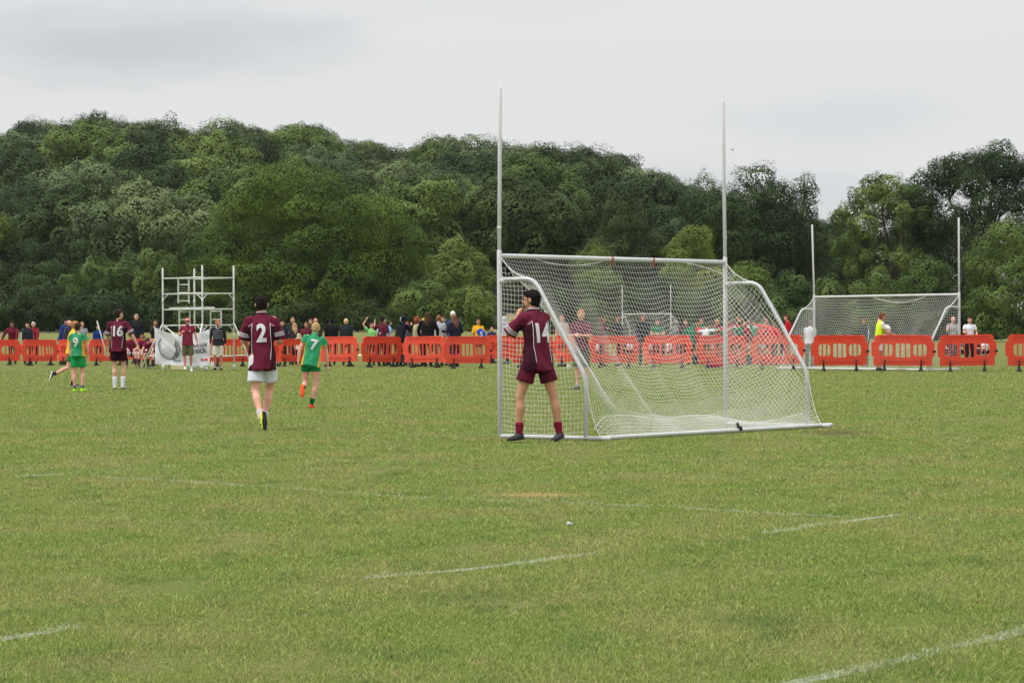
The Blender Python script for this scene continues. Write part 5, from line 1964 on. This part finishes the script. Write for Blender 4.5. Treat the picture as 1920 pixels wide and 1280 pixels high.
# ---- seated boys and their stools
SIT = [((-.20, 1, -.05), (.0, .12, -1), (-.1, 1, 0)), ((.20, 1, -.05), (.0, .12, -1), (.1, 1, 0))]
def sitter(label, px, fy, H, rz, seat=.42, **kw):
    q = G(px, fy)
    pz = kw.pop('pose', {})
    pz.setdefault('legs', SIT)
    pz['seat'] = seat + .10
    y_ = q.y + .45
    X_ = P(px, fy, y_).x
    person(label, X_, y_, rz, H, pose=pz, **kw)
    root = empty('folding_stool', (X_, y_, 0), rz)
    tag(root, 'small black folding stool under the ' + kw_lab, 'stool', 'folding stools of the seated boys')
    mb = MB(); mb.box((0, 0, seat - .01), (.17, .15, .012))
    link('seat', mb.mesh('seat'), BLACK, root, smooth=False)
    for sx in (-1, 1):
        mb = MB(); mb.chain([(sx * .15, -.14, .01), (sx * .15, .14, seat - .02)], .010, 6); mb.chain([(sx * .15, .14, .01), (sx * .15, -.14, seat - .02)], .010, 6)
        link('leg', mb.mesh('leg'), RUBBER, root)
BOY = dict(socks=((80, 40, 50), .5), shoes=((60, 56, 60), (190, 190, 190)))
for px, fy, H, rz, lb, kw_lab, kw in [
    (247, 690, 1.5, 186, 'seated maroon boy with white shorts, half hidden by the number 16', 'seated boy beside the number 16',
     dict(pose=dict(lean=(18, 0), stoop=10, head=(0, 15), arms=[((-.3, .5, -.8), (.4, .8, -.3)), ((.3, .5, -.8), (-.4, .8, -.3))]), hair=('short', (90, 66, 50)), bottom=('shorts', (200, 196, 204), .7))),
    (270, 691, 1.5, 184, 'seated boy in maroon with brown hair looking down, second from the number 16', 'brown-haired seated boy',
     dict(pose=dict(lean=(22, 0), stoop=12, head=(0, 25), arms=[((-.2, .6, -.8), (.3, .8, -.3)), ((.2, .6, -.8), (-.3, .8, -.3))]), hair=('short', (96, 68, 50)), bottom=('shorts', (196, 188, 200), .7))),
    (287, 691.5, 1.55, 165, 'seated dark-haired boy in maroon bending far forward, elbow on knee', 'dark-haired boy bending forward',
     dict(pose=dict(lean=(40, 0), stoop=15, head=(-10, 20), arms=[((-.1, .6, -.8), (.2, .5, -.8)), ((.1, .7, -.7), (-.1, .6, -.8))]), hair=('short', (48, 34, 30)), bottom=('shorts', (40, 30, 38), .7))),
]:
    sitter(lb, px, fy, H, R(rz), top=('jersey', (116, 34, 62), 'short'), vox=.015, **BOY, **kw)
kw_lab = 'boy with the orange bib in front of the banner'
sitter('seated boy in orange bib and grey trousers stretching an arm across the banner', 311, 690, 1.5, R(100),
       pose=dict(lean=(25, 0), stoop=10, head=(0, 10), arms=[((-.2, .8, .25), (.0, 1, .0)), ((.2, .9, -.1), (-.2, .8, .3))]),
       top=('jersey', (222, 164, 50), 'short'), bottom=('trousers', (110, 104, 106)), hair=('short', (120, 84, 60)), socks=((70, 70, 74), .3), shoes=(50, 50, 54), vox=.015)
# ------------------------------------------------------------------ spectators behind the barriers
A_REST = [((-.14, .02, -1), (-.02, .2, -1)), ((.14, .02, -1), (.02, .2, -1))]
A_FOLD = [((-.30, .25, -.9), (.75, .62, .05)), ((.30, .25, -.9), (-.75, .62, .10))]
A_POCK = [((-.32, -.10, -1), (.28, .55, -.75)), ((.32, -.10, -1), (-.28, .55, -.75))]
A_FACE = [((-.16, .40, -.9), (.1, .5, -.8)), ((.18, .55, -.75), (-.35, .30, .9))]
DK = ('trousers', (40, 42, 52)); JE = ('trousers', (62, 72, 96)); GR = ('trousers', (96, 96, 100))
# px, head-top y, Y, facing deg, label, kwargs
CROWD = [
 (24, 603, 91, 172, 'man in maroon jacket and sunglasses leaning on the barrier at the left edge', dict(top=('jacket', (108, 36, 54), 'long'), bottom=DK, hair=('short', (60, 40, 34)), skin='tan', glasses=True, pose=dict(lean=(16, -3), head=(-10, 0), arms=[((-.25, .35, -.9), (.1, .5, -.8)), ((.55, .2, -.8), (.25, .4, -.85))]))),
 (51, 604, 90.5, 210, 'man in dark tracksuit with a white shoulder stripe', dict(top=('jacket', (44, 46, 54), 'long'), bottom=DK, hair=('short', (50, 40, 36)), pose=dict(arms=A_REST, head=(-40, 0)), stripe='sleeve')),
 (63, 603, 91.5, 175, 'white-haired man in red jacket with a hand at his chin', dict(top=('jacket', (132, 38, 50), 'long'), bottom=DK, hair=('short', (196, 190, 186)), skin='pink', pose=dict(arms=A_FACE))),
 (116, 598, 92, 255, 'dark-haired man in bright blue jacket behind the number 9', dict(top=('jacket', (42, 58, 116), 'long'), bottom=DK, hair=('short', (40, 34, 36)), pose=dict(lean=(14, 0), arms=A_POCK))),
 (124, 601, 91, 250, 'balding man in grey-blue jacket next to the blue jacket', dict(top=('jacket', (62, 66, 84), 'long'), bottom=DK, hair=('bald', (120, 100, 90)), skin='pink', pose=dict(lean=(14, 0), arms=A_POCK))),
 (154, 603, 90, 185, 'fair-haired man whose head shows just right above the number 9', dict(top=('shirt', (150, 150, 158), 'short'), hair=('short', (170, 130, 96)), skin='pink')),
 (184, 609, 95, 190, 'child in blue top beside the leaning white pole', dict(top=('shirt', (34, 58, 116), 'long'), bottom=DK, hair=('short', (80, 60, 48)))),
 (256, 588, 91, 182, 'grey-haired man in open black jacket right of the number 16', dict(top=('jacket', (34, 36, 42), 'long'), bottom=DK, hair=('short', (150, 138, 130)), skin='pink', pose=dict(arms=A_POCK), slim=1.12)),
 (291, 600, 92, 200, 'brown-haired woman in dark top left of the scaffold', dict(top=('jacket', (52, 42, 46), 'long'), bottom=DK, hair=('long', (110, 84, 66)), skin='tan', pose=dict(arms=A_FACE))),
 (530, 600, 91, 175, 'dark-haired person in black and white just right of the number 2', dict(top=('jacket', (44, 44, 52), 'long'), hair=('short', (56, 42, 38)), pose=dict(arms=A_REST), stripe='sleeve')),
 (549, 594, 93, 182, 'tall brown-haired boy in dark top between the numbers 2 and 7', dict(top=('jacket', (46, 44, 46), 'long'), hair=('short', (128, 98, 76)))),
 (553, 605, 91, 20, 'blonde child seen from behind between the numbers 2 and 7', dict(top=('jacket', (60, 54, 52), 'long'), hair=('long', (176, 146, 104)), face=False)),
 (560, 625, 90, 0, 'small child in beige hat or hood low behind the barrier', dict(top=('hoodie', (196, 182, 160), 'long'), hair=('hood', (198, 186, 166)))),
 (574, 604, 91, 185, 'boy in maroon top left of the number 7', dict(top=('jersey', (104, 40, 54), 'short'), hair=('short', (132, 98, 74)), skin='tan')),
 (583, 597, 93, 170, 'brown-haired person looking over the boy left of the number 7', dict(top=('jacket', (60, 48, 48), 'long'), hair=('short', (98, 72, 58)))),
 (592, 596, 94, 182, 'ruddy-faced man whose head shows above the number 7', dict(top=('jacket', (70, 60, 60), 'long'), hair=('bald', (150, 110, 90)), skin='ruddy')),
 (622, 598, 90.5, 20, 'man in black jacket with black hair seen from behind', dict(top=('jacket', (26, 26, 30), 'long'), hair=('short', (22, 22, 24)), slim=1.15, face=False)),
 (649, 597, 91, 0, 'blond person in dark jacket seen from behind', dict(top=('jacket', (40, 46, 50), 'long'), hair=('short', (214, 178, 128)), face=False)),
 (696, 604, 91, 200, 'child in white and lime sleeveless top with one arm raised', dict(top=('tee', (150, 214, 130), 'short'), hair=('short', (84, 60, 50)), pose=dict(arms=[A_REST[0], ((.5, .1, .6), (-.5, .1, .9))]))),
 (715, 594, 90, -30, 'dark-haired boy in maroon and black top with a white stripe down his side', dict(top=('jersey', (84, 34, 48), 'elbow'), hair=('short', (40, 28, 28)), pose=dict(lean=(10, 0), arms=[((-.6, .3, -.3), (-.1, .2, 1)), A_REST[1]], head=(-30, 5)), stripe='side')),
 (728, 600, 92, -60, 'child in light blue top behind the boy in maroon', dict(top=('shirt', (120, 160, 206), 'short'), hair=('short', (62, 48, 40)), face=False)),
 (748, 594, 89.5, -50, 'person in black hooded coat bending towards the barrier', dict(top=('hoodie', (26, 28, 34), 'long'), hair=('hood', (24, 26, 32)), pose=dict(lean=(22, 0), arms=A_FACE), slim=1.15, stripe='head')),
 (757, 598, 92, 190, 'pink-faced woman in dark coat beside the black hood', dict(top=('jacket', (42, 40, 48), 'long'), hair=('long', (122, 88, 76)), skin='pink')),
 (763, 602, 91, 176, 'red-haired girl in grey patterned top facing the camera', dict(top=('shirt', (96, 84, 92), 'long'), hair=('long', (128, 70, 54)), skin='pink')),
 (781, 594, 90.5, -70, 'woman with curly auburn hair in beige cardigan', dict(top=('jacket', (168, 156, 124), 'long'), bottom=('trousers', (186, 170, 128)), hair=('curly', (134, 78, 52)), skin='pink', pose=dict(arms=A_FOLD))),
 (793, 596, 93, -70, 'person in mustard cap between the two long-haired women', dict(top=('jacket', (50, 46, 46), 'long'), hair=('cap', (190, 160, 80)))),
 (802, 585, 89.5, -15, 'woman with long dark hair in wide black coat seen from behind', dict(top=('jacket', (28, 24, 28), 'long'), bottom=('trousers', (44, 20, 28)), hair=('long', (70, 50, 38)), slim=1.22, face=False, hem=-.2, pose=dict(arms=[((-.4, .1, -.9), (.1, .3, -.9)), ((.4, .1, -.9), (-.1, .3, -.9))]))),
 (823, 590, 91, 5, 'man in light grey t-shirt seen from behind', dict(top=('tee', (168, 172, 178), 'short'), bottom=GR, hair=('short', (128, 92, 72)), face=False, slim=1.05)),
 (833, 592, 93, 150, 'dark-haired man between the grey t-shirt and the navy top', dict(top=('jacket', (42, 46, 50), 'long'), hair=('short', (74, 56, 48)))),
 (849, 583, 92, -10, 'tall man in white cap and dark blue jacket', dict(top=('jacket', (58, 64, 84), 'long'), bottom=JE, hair=('cap', (220, 214, 202)), skin='pink', face=False, pose=dict(arms=A_POCK), slim=1.12)),
 (853, 590, 89.5, 35, 'woman with long brown hair in navy top, arms bent', dict(top=('jacket', (36, 36, 54), 'long'), bottom=DK, hair=('long', (110, 74, 58)), skin='pink', pose=dict(arms=[((-.4, .0, -.9), (-.2, .7, .1)), ((.4, .0, -.9), (.2, .7, .1))]), face=False, slim=1.1)),
 (897, 598, 93, 178, 'boy in golden yellow shirt with a royal blue bib over his arm', dict(top=('jersey', (228, 166, 40), 'elbow'), bottom=('shorts', (60, 60, 66), .7), hair=('short', (124, 88, 62)), skin='tan', bib=True)),
 (922, 613, 94, 184, 'small blond boy in navy top left of the near goal post', dict(top=('shirt', (36, 46, 86), 'short'), hair=('short', (176, 130, 90)), skin='pink')),
 (945, 594, 95, 0, 'person in pale grey hoodie with the hood up, behind the left side net', dict(top=('hoodie', (176, 180, 190), 'long'), bottom=('trousers', (60, 44, 44)), hair=('hood', (178, 182, 192)))),
 (1054, 590, 93, 176, 'person in pale beige top seen through the net beside the slanting frame', dict(top=('shirt', (182, 160, 146), 'short'), bottom=('shorts', (120, 100, 90), .8), hair=('short', (170, 120, 90)), skin='pink')),
 (1128, 594, 92, -80, 'man in maroon top reaching out to shake hands, seen through the net', dict(top=('shirt', (90, 40, 56), 'short'), hair=('short', (130, 84, 62)), skin='ruddy', pose=dict(arms=[((-.1, .9, -.5), (.0, 1, -.05)), ((.1, .9, -.5), (.0, 1, -.05))]))),
 (1162, 592, 92, 80, 'man in black jacket shaking hands, seen through the net', dict(top=('jacket', (42, 42, 50), 'long'), hair=('short', (110, 70, 58)), skin='ruddy', pose=dict(arms=[((-.1, .9, -.5), (.0, 1, -.05)), ((.1, .9, -.5), (.0, 1, -.05))]))),
 (1206, 591, 94, 170, 'man in dark jacket under the tiny distant goal', dict(top=('jacket', (44, 42, 50), 'long'), hair=('short', (140, 90, 74)), skin='ruddy')),
 (1233, 598, 93, 175, 'boy in black and green top under the tiny distant goal', dict(top=('jacket', (48, 110, 76), 'short'), bottom=DK, hair=('short', (120, 84, 70)), skin='pink', pose=dict(arms=A_FOLD))),
 (1268, 600, 97, 185, 'person in grey jumper left of the green and red huddle', dict(top=('hoodie', (120, 122, 122), 'long'), bottom=GR, hair=('hood', (128, 130, 128)))),
 (1285, 598, 96, 190, 'person in dark plum top at the left end of the huddle', dict(top=('jacket', (80, 50, 62), 'long'), hair=('short', (100, 74, 62)))),
 (1478, 589, 92, 80, 'man in red and black jacket standing in profile between the goals', dict(top=('jacket', (176, 32, 44), 'long'), bottom=('trousers', (60, 28, 34)), hair=('short', (90, 56, 46)), skin='pink', pose=dict(arms=A_REST))),
 (1518, 600, 84.6, -20, 'player in white shirt at the left side of the second goal', dict(top=('tee', (206, 206, 216), 'short'), bottom=DK, hair=('short', (120, 92, 76)), face=False, pose=dict(lean=(10, 0)))),
 (1622, 596, 88, 120, 'boy in black top with white piping behind the yellow bib', dict(top=('jersey', (44, 46, 52), 'long'), bottom=DK, hair=('short', (120, 82, 64)), skin='tan', stripe='sleeve', pose=dict(head=(20, 0)))),
 (1651, 596, 87, 130, 'bald man half hidden behind the yellow bib and the ball', dict(top=('shirt', (70, 60, 66), 'short'), bottom=DK, hair=('bald', (160, 120, 100)), skin='pink')),
 (1787, 593, 90, 178, 'man in grey and white striped shirt with folded arms inside the right net frame', dict(top=('shirt', (158, 154, 156), 'elbow'), bottom=('trousers', (56, 52, 70)), hair=('bald', (150, 120, 104)), skin='pink', pose=dict(arms=A_FACE), stripe='bands')),
 (1818, 594, 90, 182, 'person in white polo shirt with navy collar right of the second goal', dict(top=('tee', (216, 216, 224), 'short'), bottom=('trousers', (44, 40, 54)), hair=('short', (98, 66, 54)), skin='pink', collar=(46, 52, 90), pose=dict(arms=[((-.30, .1, -.9), (.2, .5, -.6)), ((.25, .3, -.9), (-.6, .7, .1))]))),
]


def fit_height(px, ty, Y):
    return max(.9, P(px, ty, Y).z - gz(P(px, ty, Y).x, Y))


def extras(c, kind, kw):
    S, s, chest, sh, el, wr = c['S'], c['s'], c['chest'], c['sh'], c['el'], c['wr']
    mb = MB()
    if kind == 'sleeve':
        for i_ in (0, 1):
            o_ = V(((-1, 1)[i_] * .050, .01, .0))
            mb.chain([S(sh[i_] + o_ * .9 + V((0, 0, .03))), S(sh[i_].lerp(el[i_], .5) + o_ * 1.1), S(el[i_] + o_ * 1.05), S(wr[i_] + o_ * .7)], [(.016 * s, .012 * s)] * 4, 8, (0, 1, 0))
    elif kind == 'side':
        mb.chain([S(chest + V((-.10, -.130, .06))), S(chest + V((-.085, -.142, -.10))), S(chest + V((-.02, -.145, -.13))), S(chest + V((.05, -.142, -.08)))], [(.018 * s, .010 * s)] * 4, 8)
    elif kind == 'head':
        hc, Hd = c['hc'], c['Hd']
        mb.chain([S(hc + Hd @ V((-.04, -.140, .07))), S(hc + Hd @ V((-.04, -.146, .0))), S(hc + Hd @ V((-.04, -.125, -.08)))], [(.014 * s, .008 * s)] * 3, 8)
    elif kind == 'bands':
        for zz in (.10, .05, .0, -.05, -.10, -.15, -.20):
            pts = [S(chest + c['T'] @ V((math.cos(2 * math.pi * j / 24) * .171, math.sin(2 * math.pi * j / 24) * .125, zz))) for j in range(25)]
            mb.chain(pts, [(.005, .009)] * 25, 6, UP, cap=False)
    link('stripe', mb.mesh('stripe'), cloth((222, 222, 226)), c['top'])


def barrier_y(px):
    best = 0
    for x0, x1, fy, _ in BARS:
        if x0 - 25 <= px <= x1 + 25: best = max(best, G((x0 + x1) / 2, fy - 3).y)
    return best


for px, ty, Y, fc, lb, kw in CROWD:
    if px < 1000: Y = max(Y, barrier_y(px) + 1.3 + max(0, Y - 89.5))
    kw = dict(kw)
    st = kw.pop('stripe', None); bib = kw.pop('bib', None)
    ln = kw.get('pose', {}).get('lean', (3, 0))[0]
    H = fit_height(px, ty, Y) * (1 + .0022 * max(0, ln - 5))
    q = P(px, 640, Y)
    kw.setdefault('shoes', (50, 48, 50))
    c = person(lb, q.x, Y, R(fc), H, **kw)
    if st: extras(c, st, kw)
    if bib:
        mb = MB()
        mb.chain([c['S'](c['chest'] + V((-.02, .16, .05))), c['S'](c['chest'] + V((-.16, .17, -.12))), c['S'](c['chest'] + V((-.22, .16, -.34)))], [(.12, .03), (.15, .04), (.12, .03)], 12, (1, 0, .3))
        o = mb.build('bib', cloth((36, 74, 186)), None, vox=.02)
        o.location = c['root'].location; o.rotation_euler = c['root'].rotation_euler
        tag(o, 'royal blue bib with a white figure held by the boy in golden yellow', 'bib')
        me = text_mesh('5', .26, .008)
        me.transform(Matrix.Rotation(math.pi, 4, 'Z') @ Matrix.Rotation(math.pi / 2, 4, 'X'))
        me.transform(Matrix.Translation(c['S'](c['chest'] + V((-.13, .225, -.13)))))
        link('number', me, NUM, o)

# ---- the umpire on the pitch side of the barriers, behind the net
q = G(1091, 731)
person('adult in maroon shirt and grey-green shorts standing on the pitch behind the near net', q.x, q.y, R(160), fit_height(1091, 580, q.y),
       pose=dict(head=(10, 4), arms=A_FOLD), top=('shirt', (106, 52, 72), 'elbow'), bottom=('shorts', (74, 80, 70), 1.05),
       socks=((190, 170, 160), .1), shoes=(90, 84, 84), hair=('short', (188, 134, 104)), skin='pink', vox=.014)

# ---- the person in the yellow bib with the ball
yb = 79.3
q = P(1648, 640, yb)
c = person('person in fluorescent yellow bib and white shorts holding a football, in profile', q.x, yb, R(-78), fit_height(1643, 586, yb),
           pose=dict(lean=(8, 0), head=(0, 10), arms=[((-.15, .30, -.9), (.10, .95, -.15)), ((.15, .30, -.9), (-.10, .95, -.25))]),
           top=('tee', (206, 240, 44), 'none'), bottom=('shorts', (200, 200, 206), .8), hair=('short', (116, 70, 50)), skin='tan', shoes=(60, 60, 60), vox=.014)
mb = MB()
for i_ in (0, 1):
    mb.chain([c['S'](c['sh'][i_]), c['S'](c['sh'][i_].lerp(c['el'][i_], .6))], [.062 * c['s'], .060 * c['s']], 12)
mb.build('under_shirt', cloth((220, 206, 204)), c['root'], vox=.015)
bp_ = P(1662, 617, yb)
ball(bp_, .125, 'white football held in front of the person in the yellow bib', pbr('ball_leather', srgb(226, 222, 206), .5, .3, 0, .06, 5.0), 'football')

# ---- the huddle of green, red and white players behind the net
rd = random.Random(12)
HUD = []
cols = [((42, 112, 80), 'green'), ((184, 44, 50), 'red'), ((200, 200, 206), 'white'), ((42, 112, 80), 'green'), ((150, 40, 54), 'dark red')]
xs_ = [1296, 1310, 1322, 1333, 1345, 1356, 1368, 1378, 1390, 1400, 1412, 1426, 1438, 1316, 1340, 1362, 1384, 1406, 1430]
where = ['leftmost of the huddle behind the net', 'second from the left in the front of the huddle', 'third from the left in the front of the huddle',
         'fourth from the left in the front of the huddle', 'left of the right goal post in the huddle', 'just beside the right goal post in the huddle',
         'right of the right goal post in the huddle', 'second right of the goal post in the huddle', 'third right of the goal post in the huddle',
         'fourth right of the goal post in the huddle', 'near the right end of the huddle', 'second from the right end of the huddle', 'rightmost of the front of the huddle',
         'at the left of the back row of the huddle', 'second in the back row of the huddle', 'third in the back row of the huddle', 'fourth in the back row of the huddle',
         'fifth in the back row of the huddle', 'last in the back row of the huddle']
hc_ = ['black', 'brown', 'fair', 'ginger', 'brown']
hcl = {'black': (44, 34, 34), 'brown': (96, 68, 52), 'fair': (176, 138, 98), 'ginger': (160, 92, 60)}
for k, px in enumerate(xs_):
    back = k >= 13
    Y = 94.5 + (2.4 if back else rd.uniform(-.5, .5))
    ty = (594 if back else 601) + rd.uniform(-3, 4)
    col_, cn = cols[k % 5]
    hn = hc_[(k * 3) % 5]
    fc = rd.uniform(-50, 50) if not back else rd.uniform(140, 220)
    q = P(px, 640, Y)
    person('%s-haired player in %s shirt, %s' % (hn, cn, where[k]), q.x, Y, R(fc), fit_height(px, ty, Y),
           pose=dict(lean=(rd.uniform(4, 22), rd.uniform(-6, 6)), arms=rd.choice([A_REST, A_FOLD, [((-.9, .2, -.1), (-.4, .7, .1)), ((.9, .2, -.1), (.4, .7, .1))]]), head=(rd.uniform(-20, 20), 8)),
           top=('jersey', col_, 'elbow'), bottom=('shorts', (206, 206, 212) if k % 2 else (40, 90, 66), .66), hair=('short', hcl[hn]), skin=rd.choice(['pink', 'fair', 'ruddy']),
           socks=((60, 60, 66), .7), shoes=(50, 50, 54), face=back, vox=.02, fingers=False, group='players in the huddle behind the near net')
for px, ty, fc, lb, cl, Y in ((1452, 598, 60, 'player in bright red top bending right of the huddle', (214, 44, 50), 93), (1466, 604, 70, 'player in coral red top reaching an arm out right of the huddle', (206, 60, 70), 94)):
    q = P(px, 640, Y)
    person(lb, q.x, Y, R(fc), fit_height(px, ty, Y) * 1.02, pose=dict(lean=(28, 0), arms=[((-.1, .8, .2), (0, 1, .35)), ((.2, .5, -.8), (0, .5, -.8))]),
           top=('jersey', cl, 'long'), bottom=DK, hair=('short', (120, 70, 60)), skin='pink', vox=.018)

# ---- far group sitting on the grass, seen through the barrier windows
SITG = [((-.25, 1, .45), (.0, .75, -1), (-.1, 1, 0)), ((.25, 1, .45), (.0, .75, -1), (.1, 1, 0))]
far = [(1213, (206, 206, 216), 'white'), (1226, (196, 200, 216), 'pale blue'), (1241, (60, 62, 80), 'navy'), (1254, (212, 208, 206), 'white'), (1266, (110, 50, 64), 'plum'),
       (1280, (44, 44, 50), 'black'), (1290, (190, 190, 200), 'grey'), (1120, (206, 206, 216), 'white'), (1168, (60, 60, 76), 'navy'), (1180, (210, 210, 220), 'white')]
pos = ['leftmost in the window row under the tiny goal', 'second in that barrier, under the tiny goal', 'third, right of the pale blue one', 'in the middle barrier window',
       'right of the middle window behind the net', 'darkest of the far seated group', 'last at the right of the far seated group', 'alone in the left windows under the handshake',
       'in the right windows under the handshake', 'rightmost window under the handshake']
for (px, cl, cn), ps in zip(far, pos):
    Y = 128 + rd.uniform(-3, 3)
    g_ = gz(P(px, 640, Y).x, Y)
    q = P(px, 640, Y)
    person('far seated figure in %s top, %s' % (cn, ps), q.x, Y, R(rd.uniform(120, 240)), 1.45, pose=dict(lean=(6, 0), legs=SITG, seat=.10, arms=[((-.2, .5, -.8), (.3, .8, .0)), ((.2, .5, -.8), (-.3, .8, .0))]),
           top=('tee', cl, 'short'), bottom=DK, hair=('short', (70, 50, 42)), vox=.022, fingers=False, group='far group sitting on the grass')
for px, cn, cl in ((1776, 'maroon', (96, 36, 52)), (1797, 'dark red', (120, 40, 50)), (1812, 'grey', (90, 90, 96)), (1832, 'plum', (90, 50, 66)), (1846, 'white', (206, 206, 212))):
    Y = 122 + rd.uniform(-2, 2)
    q = P(px, 640, Y)
    person('far seated figure in %s top, seen through the barrier right of the second goal' % cn, q.x, Y, R(rd.uniform(120, 240)), 1.45, pose=dict(lean=(6, 0), legs=SITG, seat=.10, arms=[((-.2, .5, -.8), (.3, .8, .0)), ((.2, .5, -.8), (-.3, .8, .0))]),
           top=('tee', cl, 'short'), bottom=DK, hair=('short', (70, 50, 42)), vox=.022, fingers=False, group='far group sitting right of the second goal')
# pink bag behind the near net barriers
q = G(1340, 690)
mb = MB(); mb.chain([(-.26, 0, .14), (0, 0, .16), (.26, 0, .14)], [(.12, .13), (.15, .15), (.12, .13)], 12, (0, 1, 0)); mb.chain([(-.14, 0, .28), (0, 0, .42), (.14, 0, .28)], .014, 6)
o = mb.build('sports_bag', cloth((212, 40, 84)), None); o.location = (q.x, q.y - .25, 0)
tag(o, 'bright pink sports bag lying against the barrier behind the net', 'bag')
# ------------------------------------------------------------------ haze: the air of the valley
mb = MB(); mb.box((0, 390, 60), (420, 420, 66))
hz = bpy.data.materials.new('haze_air'); hz.use_nodes = True
t = hz.node_tree; t.nodes.clear()
o_ = t.nodes.new('ShaderNodeOutputMaterial'); pv_ = t.nodes.new('ShaderNodeVolumePrincipled')
pv_.inputs['Color'].default_value = (.86, .92, 1.0, 1)
pv_.inputs['Density'].default_value = .000035
t.links.new(pv_.outputs[0], o_.inputs['Volume'])
h_ = mb.build('haze', hz, None, smooth=False)
h_.location = (0, 0, 0)
tag(h_, 'thin pale summer haze over the field and the wooded hill', 'haze', kind='stuff')
